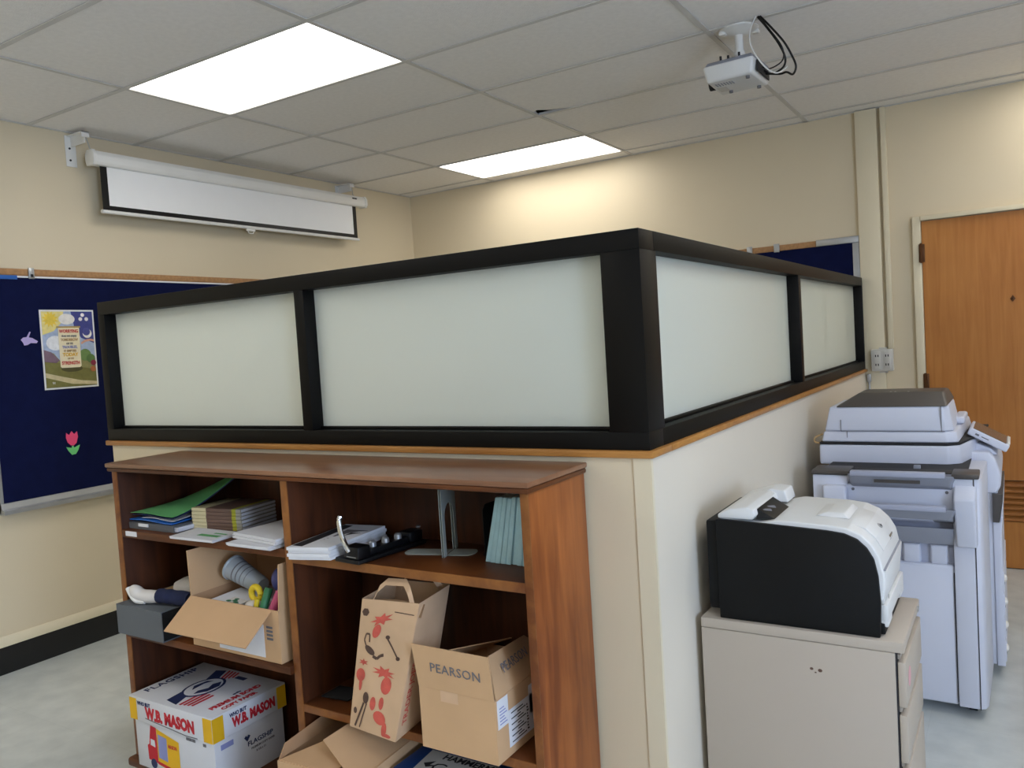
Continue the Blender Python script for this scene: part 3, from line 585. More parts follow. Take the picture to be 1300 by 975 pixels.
tag(B().cyl((-2.026, 1.668, tz+.004), (-2.022, 1.700, tz+.075), .013, 14).make('green_marker', M['toygrn']), 'stubby green marker standing at the box corner', 'marker')
tag(B().cyl((-2.050, 1.662, tz+.002), (-2.048, 1.672, tz+.045), .008, 12).make('yellow_marker', M['toyyel']), 'thin yellow marker beside the green marker', 'marker')
tag(B().cyl((-1.985, 1.668, tz+.002), (-1.972, 1.70, tz+.07), .014, 14).make('pink_marker', M['toypnk']), 'pink marker leaning against the box side', 'marker')
tag(B().ell((-1.99, 1.745, tz+.062), (.035, .03, .05)).ell((-2.015, 1.74, tz+.09), (.028, .026, .04)).ell((-1.975, 1.752, tz+.105), (.025, .028, .035)).make('plastic_bag', M['toyblu']), 'crumpled violet blue plastic bag in the box corner', 'bag')

# ---- lower left: printed paper carton
wb = thing('paper_carton', 'white lidded copy paper carton with red lettering on the bottom shelf', 'box', (-2.44, 1.75, B0))
B().box(-2.658, -2.232, 1.606, 1.895, B0+.001, .372, .002).make('carton_body', M['boxw'], wb)
lid = B().box(-2.668, -2.222, 1.596, 1.905, .302, .386, .002).make('lid', M['boxw'], wb)
FX = lambda x, z, y=1.5955: frame_at((x, y, z), (1, 0, 0), (0, 0, 1))
RX = lambda y, z, x=-2.2215: frame_at((x, y, z), (0, 1, 0), (0, 0, 1))
TX = lambda x, y: frame_at((x, y, .3865), (0, 1, 0), (-1, 0, 0))
def rect(X, w, h, m, name, par=lid): return B().flat([(-w/2, -h/2), (w/2, -h/2), (w/2, h/2), (-w/2, h/2)], X).make(name, m, par)
rect(FX(-2.646, .342), .040, .076, M['yellow'], 'yellow_corner'); rect(FX(-2.245, .342), .044, .080, M['yellow'], 'yellow_corner')
rect(RX(1.618, .342), .044, .080, M['yellow'], 'yellow_corner'); rect(RX(1.884, .342), .040, .076, M['yellow'], 'yellow_corner')
text('WHO BUT', FX(-2.585, .366), .018, M['bluei'], lid, 'lettering', .0008, .85)
text('W.B. MASON', FX(-2.445, .336), .055, M['red'], lid, 'lettering', .0032, .82)
B().flat([(-.14, .006), (-.08, .001), (0, -.004), (.08, -.010), (.14, -.008), (.14, -.011), (.08, -.013), (0, -.007), (-.08, -.002), (-.14, .003)], FX(-2.44, .314)).make('swoosh', M['inkg'], lid)
text('WHO BUT', RX(1.700, .366), .018, M['bluei'], lid, 'lettering', .0008, .8)
text('W.B. MASON', RX(1.765, .338), .044, M['red'], lid, 'lettering', .0026, .70)
text('FLAGSHIP', TX(-2.635, 1.745), .040, M['bluei'], lid, 'lettering', .0006, 1.15, spacing=1.1)
text('PREMIUM BOND', TX(-2.285, 1.745), .030, M['red'], lid, 'lettering', .0012, .95)
text('COPY PAPER', TX(-2.25, 1.73), .026, M['red'], lid, 'lettering', .0010, .95)
text('quality', TX(-2.312, 1.77), .013, M['bluei'], lid, 'lettering', .0003, 1)
EC = TX(-2.45, 1.75)
up_ = lambda k: EC @ Matrix.Translation((0, 0, .0005*k))
B().flat([(-.135, -.02), (-.06, .01), (-.06, .055), (-.125, .045)], up_(0)).make('flag_blue', M['bluei'], lid)
B().flat([(.06, .02), (.135, .06), (.12, .10), (.05, .065)], up_(0)).make('flag_blue', M['bluei'], lid)
for k in range(4): B().flat([(-.13+.004*k, -.028-.016*k), (-.03, -.02-.018*k), (-.03, -.030-.018*k), (-.13+.004*k, -.038-.016*k)], up_(0)).make('flag_stripe', M['red'], lid)
for k in range(4): B().flat([(.07+.01*k, .018-.010*k), (.14, .05-.016*k), (.14, .042-.016*k), (.07+.01*k, .010-.010*k)], up_(0)).make('flag_stripe', M['red'], lid)
B().flat(circ(0, .012, .082, 28, .062), up_(1)).make('emblem_rim', M['bluei'], lid)
B().flat(circ(0, .012, .072, 28, .053), up_(2)).make('emblem_oval', M['boxw'], lid)
B().flat([(-.055, -.005), (-.02, -.032), (.03, -.034), (.058, -.010), (.03, .002), (0, -.012), (-.03, .004)], up_(3)).make('emblem_shape', M['bluei'], lid)
B().flat([(-.035, .030), (-.01, .052), (.04, .046), (.05, .024), (.02, .036)], up_(3)).make('emblem_shape', M['bluei'], lid)
rect(TX(-2.40, 1.86) , .02, .05, M['bluei'], 'banner_mark')
# truck print on the carton front
TY = 1.6055
tkp = lambda name, pts, m, k=0: B().flat(pts, FX(-2.505, .225, TY-.0005*k)).make(name, m, wb)
tkp('truck_cab', [(-.088, -.058), (-.036, -.062), (-.036, .062), (-.066, .066), (-.074, .03), (-.080, -.002), (-.090, -.008)], M['red'])
tkp('truck_window', [(-.070, .018), (-.048, .016), (-.046, -.008), (-.072, -.004)], M['boxw'], 1)
tkp('truck_box', [(-.034, -.066), (.086, -.08), (.086, .036), (-.034, .060)], M['yellow'])
tkp('truck_panel', [(-.028, -.040), (.020, -.046), (.020, .036), (-.028, .042)], M['lblue'], 1)
tkp('truck_stripe', [(-.036, -.064), (.086, -.078), (.086, -.068), (-.036, -.054)], M['red'], 1)
tkp('truck_wheel', circ(-.060, -.068, .017, 16), M['bluei'], 1); tkp('truck_wheel', circ(.052, -.082, .018, 16), M['bluei'], 1)
text('MASON', FX(-2.454, .236, TY-.0005), .018, M['red'], wb, 'lettering', .0006, .75)
for x, z, w in ((-2.36, .286, .030), (-2.335, .286, .016), (-2.28, .282, .016)): rect(FX(x, z, TY), w, .010, M['inkg'], 'small_print', wb)
RB = lambda y, z: frame_at((-2.2315, y, z), (0, 1, 0), (0, 0, 1))
text('FLAGSHIP', RB(1.79, .235), .022, M['bluei'], wb, 'lettering', .0004, 1.15)
text('PREMIUM COPY PAPER', RB(1.80, .215), .010, M['inkg'], wb, 'lettering', .0002, 1)
text('8 1/2 x 11', RB(1.79, .200), .010, M['inkg'], wb, 'lettering', .0002, 1)
B().flat([(-.012, .006), (-.004, .012), (0, .006), (.006, .012), (.014, .006), (0, -.010)], RB(1.735, .256)).make('mark', M['bluei'], wb)
rect(RB(1.655, .272), .05, .018, M['lblue'], 'small_print', wb)

# ---- upper right shelf
bkl = ['lowest white stapled booklet of the pile beside the hole punch'] + ['white booklet second from the bottom beside the hole punch', 'white booklet just under the topmost one beside the hole punch'] + ['topmost white booklet with black printed cover band']
ang = math.radians(8)
for k in range(4):
    def fn(u, v, k=k):
        x = -.074+.148*u; y = -.145+.29*v
        z = k*.0095 + .004*(1-math.cos(u*PI)) * (1-v)*.6 + .001
        return Vector((x, y, z))
    X = Matrix.Translation((-1.742, 1.742-.006*(k % 2), R1+.0045)) @ Matrix.Rotation(ang, 4, 'Z')
    b = B().sheet(fn, 8, 8, .0088); o = b.make('booklet', M['paper'])
    o.matrix_world = X @ Matrix.Translation(o.location); tag(o, bkl[k], 'booklet', 'white booklets beside the hole punch')
    top_b = o; topX = X
bkt = top_b
def onb(pts, m, name, dz):
    o = B().flat(pts, Matrix(), .0005).make(name, m, bkt)
    o.matrix_parent_inverse = bkt.matrix_basis.inverted() @ topX @ Matrix.Translation((0, 0, dz)); return o
dz0 = .0390
onb([(-.068, -.125), (-.030, -.130), (-.034, .125), (-.068, .130)], M['ink'], 'black_band', dz0)
onb([(-.012, -.01), (.060, -.01), (.058, .075), (-.018, .075)], M['inkg'], 'cover_photo', dz0)
onb([(.02, .0), (.056, .0), (.055, .04), (.02, .04)], M['ink'], 'cover_photo_dark', dz0+.0005)
for k in range(5): onb([(-.015, -.03-.016*k), (.050, -.03-.016*k), (.050, -.034-.016*k), (-.015, -.034-.016*k)], M['inkg'], 'print_line', dz0)

hp_ = thing('hole_punch', 'black three-hole punch with chrome lever on the upper right shelf', 'hole punch', (-1.56, 1.76, R1))
XP = Matrix.Translation((-1.592, 1.76, R1)) @ Matrix.Rotation(math.radians(-6), 4, 'Z')
B().box(-.05, .052, -.135, .135, .001, .014, .004, X=XP).make('base_tray', M['black'], hp_)
B().box(-.012, .050, -.133, -.085, .014, .050, .006, X=XP).make('pivot_housing', M['black'], hp_)
B().box(-.006, .044, .075, .130, .014, .046, .006, X=XP).make('end_housing', M['black'], hp_)
B().box(.0, .036, -.086, .076, .014, .032, .004, X=XP).make('rail', M['black'], hp_)
for y in (-.05, 0, .05): B().lathe([(.011, .03), (.011, .044), (.007, .048)], 14, XP @ Matrix.Translation((.018, y, 0))).make('punch_head', M['alu'], hp_)
B().tube([XP @ Vector(p) for p in ((.012, -.132, .036), (.004, -.139, .060), (-.008, -.140, .090), (-.016, -.136, .122), (-.016, -.131, .132))], lambda u: .0075, 10).make('lever', M['chrome'], hp_, label='chrome lever')
B().box(.002, .040, -.0005, .0005, .02, .022, X=XP @ Matrix.Translation((0, -.1335, 0))).make('maker_line', M['alu'], hp_)
B().ell(XP @ Vector((.03, .125, .052)), (.008, .008, .005), 10).make('end_knob', M['alu'], hp_)

def bookend(label, x, y0, W_, top, foot, fw, m, rot, group=None):
    t = thing('bookend', label, 'bookend', (x, y0, R1), group)
    X = Matrix.Translation((x, y0, R1+.0006)) @ Matrix.Rotation(math.radians(rot), 4, 'Z')
    sgn = 1 if foot > 0 else -1; yc = W_/2; aw = fw/2; at = top-R1-.055
    h = top-R1
    pts = [(0, 0), (yc-aw, 0), (yc-aw, at-aw)] + [(yc-aw*math.cos(q), at-aw+aw*math.sin(q)) for q in [PI*k/10 for k in range(1, 10)]] + [(yc+aw, at-aw), (yc+aw, 0), (W_, 0), (W_, h-.015), (W_-.015, h), (.015, h), (0, h-.015)]
    if fw > W_*.8: pts = [(0, 0), (W_, 0), (W_, h-.015), (W_-.015, h), (.015, h), (0, h-.015)]; a0, a1 = 0, W_
    else: a0, a1 = yc-aw+.003, yc+aw-.003
    ym, hw, L_ = (a0+a1)/2, (a1-a0)/2, abs(foot)
    B().prism(pts, 'x', 0, .0016*sgn, X=X).make('upright_plate', m, t)
    c = min(.02, hw)
    tip = [(0, a0), (sgn*(L_-c), a0)] + [(sgn*(L_-c+c*math.sin(q)), ym-hw*math.cos(q)) for q in [PI*k/8 for k in range(1, 8)]] + [(sgn*(L_-c), a1), (0, a1)]
    B().prism(tip, 'z', 0, .0016, X=X).make('foot_tongue', m, t)
    return t
bookend('grey steel bookend with its foot pointing to the hole punch', -1.3765, 1.769, .118, R1+.206, -.135, .066, M['bkend'], 17, 'grey steel bookends')
bookend('grey steel bookend with its foot pointing to the teal booklets', -1.3715, 1.769, .118, R1+.200, .078, .074, M['bkend'], 17, 'grey steel bookends')
bookend('black steel bookend half hidden behind the teal booklets', -1.252, 1.80, .12, R1+.15, -.04, .07, M['black'], 0)
lean = math.radians(14)
for k in range(11):
    t = thing('teal_booklet', 'teal spined booklet in the leaning row on the upper right shelf', 'booklet', (-1.236+k*.0172, 1.835, R1+.001), 'teal booklets on the upper right shelf')
    t['label'] = ['outermost leaning teal booklet, next to the black bookend', 'second teal booklet counting from the black bookend', 'third teal booklet counting from the black bookend', 'fourth teal booklet counting from the black bookend', 'fifth teal booklet counting from the black bookend', 'middle booklet of the leaning teal row',
                  'fifth teal booklet counting from the bookcase side', 'fourth teal booklet counting from the bookcase side', 'third teal booklet counting from the bookcase side', 'second teal booklet counting from the bookcase side', 'last teal booklet, resting against the bookcase side'][k]
    lk = lean*(1-k/10*.72); sh = math.tan(lk); hh = .186*math.cos(lk)
    x, y = t.location.x, 1.772+random.uniform(-.003, .003); z0, th = R1+.001, .0158
    z1 = z0+hh-random.uniform(0, .004)
    B().hexa([(x, y, z0), (x+th, y, z0), (x+th, y+.12, z0), (x, y+.12, z0)], [(x+sh*hh, y, z1), (x+sh*hh+th*.80, y, z1), (x+sh*hh+th*.80, y+.12, z1), (x+sh*hh, y+.12, z1)], .002).make('cover', M['teal'], t)
    B().hexa([(x+.002, y+.004, z0+.002), (x+th-.002, y+.004, z0+.002), (x+th-.002, y+.1215, z0+.002), (x+.002, y+.1215, z0+.002)], [(x+sh*hh+.002, y+.004, z1+.0006), (x+sh*hh+th*.80-.002, y+.004, z1+.0006), (x+sh*hh+th*.80-.002, y+.1215, z1+.0006), (x+sh*hh+.002, y+.1215, z1+.0006)]).make('pages', M['tealpg'], t)

# ---- middle right shelf
tag(B().sheet(lambda u, v: Vector((-1.825+.10*u, 1.70+.08*v+.01*u, R2+.004+.005*math.sin(PI*u)*math.sin(PI*v))), 8, 8, .003).make('cloth_pouch', M['softblack']), 'flat black cloth pouch beside the paper bag', 'pouch')
bg = thing('paper_bag', 'brown paper grocery bag printed with red fruit and lobster drawings', 'bag', (-1.52, 1.68, R2))
zb = R2+.001
bot = [Vector((-1.612, 1.600, zb)), Vector((-1.432, 1.582, zb)), Vector((-1.455, 1.76, zb)), Vector((-1.632, 1.775, zb))]
top = [Vector((-1.556, 1.628, .850)), Vector((-1.350, 1.622, .862)), Vector((-1.375, 1.79, .862)), Vector((-1.578, 1.80, .852))]
def wallf(a, b, c, d, seed, amp=.006):
    def fn(u, v):
        p = (a*(1-u)+b*u)*(1-v) + (d*(1-u)+c*u)*v; n = (b-a).cross(d-a).normalized()
        w = math.sin(PI*u)*math.sin(PI*v)
        return p + n*amp*w*(1+.6*math.sin(7*u+seed)+.5*math.sin(9*v+2*seed))
    return fn
names = ['front_wall', 'side_wall', 'back_wall', 'side_wall']
for i in range(4):
    j = (i+1) % 4; B().sheet(wallf(bot[i], bot[j], top[j], top[i], i, .005), 10, 16, .0012).make(names[i], M['kraft'], bg)
B().quad(bot[0], bot[1], bot[2], bot[3], .0012).make('bottom', M['kraft'], bg)
def handle(a, b, h, lean, name='handle'):
    a, b = Vector(a), Vector(b); mid = (a+b)/2 + Vector((lean[0], lean[1], h)); d = (b-a)*.22
    pts = [a, a*.5+(mid-d)*.5+Vector((-.0, 0, .012)), mid-d, mid+d, b*.5+(mid+d)*.5+Vector((.0, 0, .012)), b]
    P = []
    for i in range(len(pts)-1):
        for k in range(4): P.append(pts[i].lerp(pts[i+1], k/4))
    P.append(pts[-1]); nn = len(P)-1
    w = Vector((.0, .014, .016))
    B().sheet(lambda u, v: P[round(u*nn)] + w*(v-.5), nn, 2, .0012).make(name, M['kraft'], bg)
handle((-1.530, 1.634, .835), (-1.378, 1.630, .845), .056, (-.005, .03)); handle((-1.55, 1.79, .835), (-1.40, 1.785, .845), .050, (.01, -.02))
B().sheet(lambda u, v: (top[0]*(1-u)+top[1]*u) + Vector((0, .004+.02*v, -.04+.03*v+.006*math.sin(PI*u)*v)), 8, 3, .001).make('inner_fold', M['kraftin'], bg)
# drawings on the front wall; u 0..1 across, v 0..1 up
fr = wallf(bot[0], bot[1], top[1], top[0], 0, .005); sd = wallf(bot[1], bot[2], top[2], top[1], 1, .005)
def bagprint(name, pts, m, fn=fr, off=.0022):
    def at(u, v):
        p = fn(u, v); e = .01; n = (fn(min(1, u+e), v)-fn(max(0, u-e), v)).cross(fn(u, min(1, v+e))-fn(u, max(0, v-e))).normalized(); return p+n*off
    b = B(); t = b.bm; V = [t.verts.new(at(*p)) for p in pts]; c = t.verts.new(at(sum(p[0] for p in pts)/len(pts), sum(p[1] for p in pts)/len(pts)))
    for i in range(len(V)): t.faces.new((V[i], V[(i+1) % len(V)], c))
    return b.make(name, m, bg)
def blob(cu, cv, ru, rv, rot=0, n=14, j=.0):
    out = []
    for i in range(n):
        q = 2*PI*i/n; k = 1+j*(1 if i % 2 else -1); x, y = ru*math.cos(q)*k, rv*math.sin(q)*k
        out.append((min(.99, max(.01, cu+x*math.cos(rot)-y*math.sin(rot)*.5)), min(.99, max(.01, cv+x*math.sin(rot)*.5+y*math.cos(rot)))))
    return out
for nm, a_ in (('radish_leaves', blob(.42, .86, .16, .035, .3, 14, .35)), ('pepper', blob(.36, .77, .09, .055, .6)), ('radish_leaves', blob(.17, .52, .08, .02, 0, 12, .4)), ('radish', blob(.14, .42, .10, .05)), ('radish', blob(.16, .35, .035, .05)),
               ('beet_leaves', blob(.58, .47, .17, .035, -.1, 16, .35)), ('beet', blob(.66, .38, .10, .065)), ('lobster_claw', blob(.46, .23, .06, .055, .4)), ('lobster_claw', blob(.62, .245, .05, .05, -.4)),
               ('lobster_body', blob(.62, .135, .13, .05, -.2)), ('lobster_tail', blob(.74, .06, .055, .055, .25)), ('lobster_fan', blob(.80, .022, .10, .015))): bagprint(nm, a_, M['bagred'])
def stroke(name, pts, w, m=M['bagbrown']):
    for p, q in zip(pts, pts[1:]):
        dx, dy = q[0]-p[0], q[1]-p[1]; l = math.hypot(dx, dy*1.7); nx, ny = -dy*1.7/l*w, dx/l*w/1.7
        bagprint(name, [(p[0]-nx, p[1]-ny), (q[0]-nx, q[1]-ny), (q[0]+nx, q[1]+ny), (p[0]+nx, p[1]+ny)], m)
bagprint('glass_drawing', blob(.10, .90, .07, .032, 0, 6), M['bagbrown'])
bagprint('pot_drawing', blob(.27, .62, .11, .030, -.4), M['bagbrown'])
stroke('pot_handle', [(.20, .64), (.14, .69), (.17, .74), (.24, .74), (.25, .68)], .012)
stroke('pot_spout', [(.34, .58), (.42, .565), (.47, .59), (.53, .60)], .02)
stroke('whisk', [(.56, .73), (.66, .67), (.78, .60)], .012); bagprint('whisk_end', blob(.57, .735, .04, .015), M['bagbrown']); bagprint('whisk_end', blob(.80, .59, .04, .015), M['bagbrown'])
bagprint('asparagus_tip', blob(.31, .26, .06, .045, -.2), M['bagbrown']); stroke('asparagus_stalk', [(.28, .22), (.20, .12), (.12, .02)], .018); stroke('asparagus_stalk', [(.34, .22), (.28, .12), (.22, .02)], .012)
bagprint('asparagus_tip', blob(.10, .14, .04, .025), M['bagbrown'])
stroke('print_rule', [(.62, .925), (.96, .915)], .006)
for tst, (v0, hgt) in (("TRADER JOE'S", (.10, .46)),):
    cu = bpy.data.curves.new('t', 'FONT'); cu.body = tst; cu.size = 1; cu.offset = .02; cu.resolution_u = 2
    oo = bpy.data.objects.new('t', cu); me = bpy.data.meshes.new_from_object(oo); bpy.data.objects.remove(oo); bpy.data.curves.remove(cu)
    wmax = max(v.co.x for v in me.vertices)
    for v in me.vertices:
        u_, v_ = (.20-v.co.y*.16), v0+v.co.x/wmax*hgt          # reads upwards along the right-hand side
        p = sd(max(.01, u_), v_); v.co = p + Vector((.0026, 0, 0))
    b = B(); b.bm.from_mesh(me); bpy.data.meshes.remove(me); b.make('lettering', M['bagred'], bg)

pe = thing('cardboard_box', 'square cardboard box with raised flaps and printed publisher name', 'box', (-1.23, 1.75, R2))
x0, x1, y0, y1, zt = -1.350, -1.112, 1.598, 1.915, .652
z0 = R2+.001
B().box(x0, x1, y0, y0+.004, z0, zt).make('front_wall', M['card'], pe); B().box(x0, x1, y1-.004, y1, z0, zt).make('back_wall', M['card'], pe)
B().box(x0, x0+.004, y0+.004, y1-.004, z0, zt).make('side_wall', M['card'], pe); B().box(x1-.004, x1, y0+.004, y1-.004, z0, zt).make('side_wall', M['card'], pe)
B().box(x0+.004, x1-.004, y0+.004, y1-.004, z0, z0+.004).make('bottom', M['cardin'], pe)
ff = B().quad((x0+.001, y0+.001, zt), (x1-.001, y0+.001, zt), (x1-.006, y0-.006, zt+.113), (x0-.010, y0-.006, zt+.113), .003).make('flap', M['card'], pe)
rf = B().quad((x1-.001, y0+.004, zt+.001), (x1-.001, y1-.006, zt+.001), (x1-.100, y1-.010, zt+.045), (x1-.016, y0+.006, zt+.110), .003).make('flap', M['card'], pe)
B().quad((x0+.001, y0+.01, zt+.001), (x0+.001, y1-.006, zt+.001), (x0+.098, y1-.010, zt+.035), (x0+.055, y0+.02, zt+.090), .003).make('flap', M['card'], pe)
text('PEARSON', frame_at((-1.225, y0-.0068, zt+.056), (1, 0, -.02), (0, -.062, 1)), .034, M['inkg'], ff, 'lettering', .0, 1.05, spacing=1.05)
text('PEARSON', frame_at((x1-.0225, 1.735, zt+.052), (-.15, 1, -.08), (-.58, 0, 1)), .034, M['inkg'], rf, 'lettering', .0, 1.05, spacing=1.05)
B().box(-1.280, -1.225, y0-.0005, y0, .622, zt-.001).make('tape', M['kraft'], pe)
sl = B().box(x1, x1+.0008, 1.606, 1.655, .575, .648).make('shipping_label', M['paper'], pe)
s2 = B().box(x1+.0008, x1+.0016, 1.652, 1.80, .510, .605).make('shipping_label', M['paper'], pe)
s3 = B().box(x1+.0008, x1+.0016, 1.755, 1.85, .555, .630).make('shipping_label', M['paper'], pe)
q = B()
for k in range(6): q.box(x1+.0008, x1+.0013, 1.615, 1.648-.006*(k % 3), .584+k*.008, .5865+k*.008)
q.make('print', M['lblue'], sl); q = B()
for k in range(11): q.box(x1+.0016, x1+.0021, 1.665+.03*(k % 2), 1.735-.012*(k % 3), .518+k*.0075, .5205+k*.0075)
for k in range(9): q.box(x1+.0016, x1+.0021, 1.74, 1.748-.002*(k % 3), .52+k*.008, .524+k*.008)
q.make('print', M['ink'], s2)

# ---- bottom right
cb3 = thing('cardboard_box', 'open cardboard carton with torn flaps on the bottom right shelf', 'box', (-1.66, 1.68, B0))
XB = Matrix.Translation((-1.678, 1.70, B0+.001)) @ Matrix.Rotation(math.radians(4), 4, 'Z')
hx, hy, hz = .148, .185, .256
T = lambda x, y, z: XB @ Vector((x, y, z))
B().box(-hx, hx, -hy, -hy+.004, 0, hz, X=XB).make('front_wall', M['card'], cb3); B().box(-hx, hx, hy-.004, hy, 0, hz, X=XB).make('back_wall', M['cardin'], cb3)
B().box(-hx, -hx+.004, -hy+.004, hy-.004, 0, hz, X=XB).make('side_wall', M['cardin'], cb3); B().box(hx-.004, hx, -hy+.004, hy-.004, 0, hz, X=XB).make('side_wall', M['card'], cb3)
B().box(-hx+.004, hx-.004, -hy+.004, hy-.004, 0, .004, X=XB).make('bottom', M['cardin'], cb3)
B().quad(T(-hx+.002, -hy+.002, hz), T(-hx+.002, hy-.02, hz), T(-hx-.002, hy-.03, hz+.052), T(-hx-.008, -hy+.04, hz+.030), .003).make('flap', M['cardin'], cb3)
B().quad(T(-hx+.006, -hy+.002, hz), T(hx-.09, -hy+.002, hz), T(hx-.10, -hy+.14, hz+.008), T(-hx+.08, -hy+.14, hz+.012), .003).make('flap', M['card'], cb3)
B().quad(T(hx-.004, -hy-.01, hz-.01), T(hx-.004, hy-.03, hz), T(hx-.150, hy-.10, hz+.062), T(hx-.165, -hy+.05, hz+.058), .003).make('flap', M['card'], cb3, label='large inward leaning flap')
B().prism([(-.01, 0), (.012, .003), (.004, .008)], 'y', 0, .0006, X=XB @ Matrix.Translation((-.09, -hy-.0007, hz-.03))).make('scuff', M['bagbrown'], cb3)

bx = thing('ream_box', 'dark blue paper carton with a pale printed label on the bottom right shelf', 'box', (-1.27, 1.77, B0))
B().box(-1.505, -1.08, 1.652, 1.915, B0+.001, .352, .004).make('carton_body', M['reblue'], bx)
B().box(-1.512, -1.074, 1.646, 1.920, .315, .368, .008, 3).make('lid', M['reblue'], bx)
LBX = frame_at((-1.33, 1.72, .3685), (1, 0, 0), (0, 1, 0))
lb_ = B().flat([(-.120, -.068), (.15, -.068), (.14, .055), (-.134, .055)], LBX, .0006).make('label', M['outlet'], bx)
text('HAMMERMILL', LBX @ Matrix.Translation((.025, .036, .0007)), .036, M['ink'], lb_, 'lettering', .001, .95)
text('Copy', LBX @ Matrix.Translation((-.01, -.020, .0007)), .06, M['ink'], lb_, 'lettering', .0, 1.1)
B().flat([(-.112, -.015), (-.085, .006), (-.09, -.017), (-.07, -.012), (-.095, -.03)], LBX @ Matrix.Translation((0, 0, .0007))).make('print_mark', M['ink'], lb_)

# ------------------------------------------------------------------ pedestal cabinet
cab = thing('pedestal_cabinet', 'putty beige steel drawer pedestal beneath the black and white printer', 'cabinet', (-.53, 2.4, 0))
AX0, AX1, AY0, AY1, AZ = -.797, -.284, 2.216, 2.60, .705
B().box(AX0, AX1, AY0+.002, AY1-.002, 0, AZ-.030, .003).make('carcass', M['cab'], cab)
B().box(AX0, AX1+.022, AY0, AY1, AZ-.029, AZ, .004).make('top', M['cab'], cab)
B().box(AX1-.001, AX1+.004, AY0+.006, AY1-.006, .01, AZ-.031).make('front_recess', M['cabd'], cab)
for z0, z1 in ((.533, .652), (.386, .512), (.045, .366)):
    d_ = B().box(AX1+.005, AX1+.024, AY0+.004, AY1-.004, z0, z1, .003).make('drawer', M['cab'], cab)
    B().box(AX1+.004, AX1+.010, AY0+.02, AY1-.02, z1+.002, z1+.014).make('finger_pull', M['cab'], d_)
    if z0 > .5: B().flat(circ(0, 0, .026, 20), frame_at((AX1+.0242, AY0+.075, .592), (0, 1, 0), (0, 0, 1))).make('round_sticker', M['pink'], d_, label='faded pink round sticker')
B().cyl((AX1+.021, AY1-.05, AZ-.016), (AX1+.025, AY1-.05, AZ-.016), .008, 12).make('lock', M['alu'], cab)
sm = B()
for x, z, w, h in ((-.492, .601, .005, .004), (-.470, .599, .006, .005), (-.482, .592, .003, .002)): sm.flat(circ(0, 0, w, 7, h), frame_at((x, AY0+.0019, z), (1, 0, 0), (0, 0, 1)), .0003)
sm.make('scuff_mark', M['bagbrown'], cab)

# ------------------------------------------------------------------ laser printer
lp = thing('laser_printer', 'black sided white laser printer standing on the beige drawer pedestal', 'printer', (-.53, 2.42, AZ))
PZ = AZ+.001
NY, FY = 2.238, 2.596
side = [(-.742, PZ), (-.318, PZ), (-.314, .80), (-.318, .868), (-.327, .912), (-.343, .940), (-.366, .962), (-.398, .975), (-.44, .980), (-.60, .988), (-.742, .994)]
B().prism(side, 'y', NY-.010, NY+.004, .003).make('side_panel', M['hpdark'], lp)
B().prism(side, 'y', FY-.004, FY+.010, .003).make('side_panel', M['hpdark'], lp)
shell = [(-.730, .80), (-.312, .80), (-.304, .835), (-.306, .872), (-.315, .918), (-.332, .948), (-.357, .972), (-.392, .987), (-.44, .993), (-.57, .997), (-.585, .994), (-.625, .985), (-.66, .985), (-.735, 1.000)]
B().prism(shell, 'y', NY+.0045, FY-.0045, .005, 3).make('white_shell', M['hpwhite'], lp)
B().prism([(-.735, PZ+.002), (-.335, PZ+.002), (-.335, .80), (-.735, .80)], 'y', NY+.0045, FY-.0045).make('chassis', M['hpdark'], lp)
B().box(-.776, -.7425, NY+.005, FY-.005, PZ+.02, .985, .006).make('rear_cover', M['hpdark'], lp)
hump = [(-.738, .994), (-.640, .994), (-.630, 1.006), (-.636, 1.022), (-.655, 1.030), (-.705, 1.022), (-.738, 1.006)]
B().prism(hump, 'y', NY+.0, FY-.06, .004, 3).make('rear_hump', M['hpwhite'], lp)
B().prism([(-.738, .994), (-.600, .994), (-.610, 1.030), (-.655, 1.034), (-.738, 1.008)], 'y', FY-.10, FY-.002, .005, 3).make('rear_hump', M['hpwhite'], lp)
B().hexa([(-.634, NY+.022, .993), (-.585, NY+.030, .9945), (-.585, FY-.16, .9945), (-.634, FY-.14, .993)], [(-.634, NY+.035, 1.0195), (-.632, NY+.035, 1.0195), (-.632, FY-.15, 1.0195), (-.634, FY-.145, 1.0195)]).make('output_slot', M['black'], lp)
for y in (NY+.055, NY+.10): B().cyl((-.625, y, 1.008), (-.612, y+.03, 1.004), .008, 10).make('roller', M['inkg'], lp)
B().hexa([(-.49, NY+.10, .9955), (-.40, NY+.10, .990), (-.40, FY-.10, .990), (-.49, FY-.10, .9955)], [(-.46, NY+.12, 1.004), (-.415, NY+.11, 1.004), (-.415, FY-.11, 1.004), (-.46, FY-.12, 1.004)], .003).make('paper_stop', M['hpwhite'], lp)
fp_ = B().hexa([(-.318, NY+.012, .790), (-.318, FY-.012, .790), (-.309, FY-.012, .790), (-.309, NY+.012, .790)], [(-.318, NY+.012, .878), (-.318, FY-.012, .878), (-.300, FY-.012, .878), (-.300, NY+.012, .878)], .003).make('front_door', M['hpwhite'], lp)
B().box(-.320, -.300, NY+.012, FY-.012, .742, .788, .005).box(-.320, -.300, NY+.012, NY+.09, .728, .75, .005).box(-.320, -.300, FY-.09, FY-.012, .728, .75, .005).make('paper_tray', M['hpwhite'], lp)
B().box(-.334, -.308, NY+.01, FY-.01, PZ+.003, .74, .004).make('tray_base', M['hpdark'], lp)
cp = B().prism([(-.3135, .915), (-.3305, .946), (-.3555, .9705), (-.3905, .9855), (-.393, .9875), (-.356, .9745), (-.331, .9505), (-.313, .917)], 'y', NY+.07, FY-.09, .0008).make('control_strip', M['hpwhite'], lp)
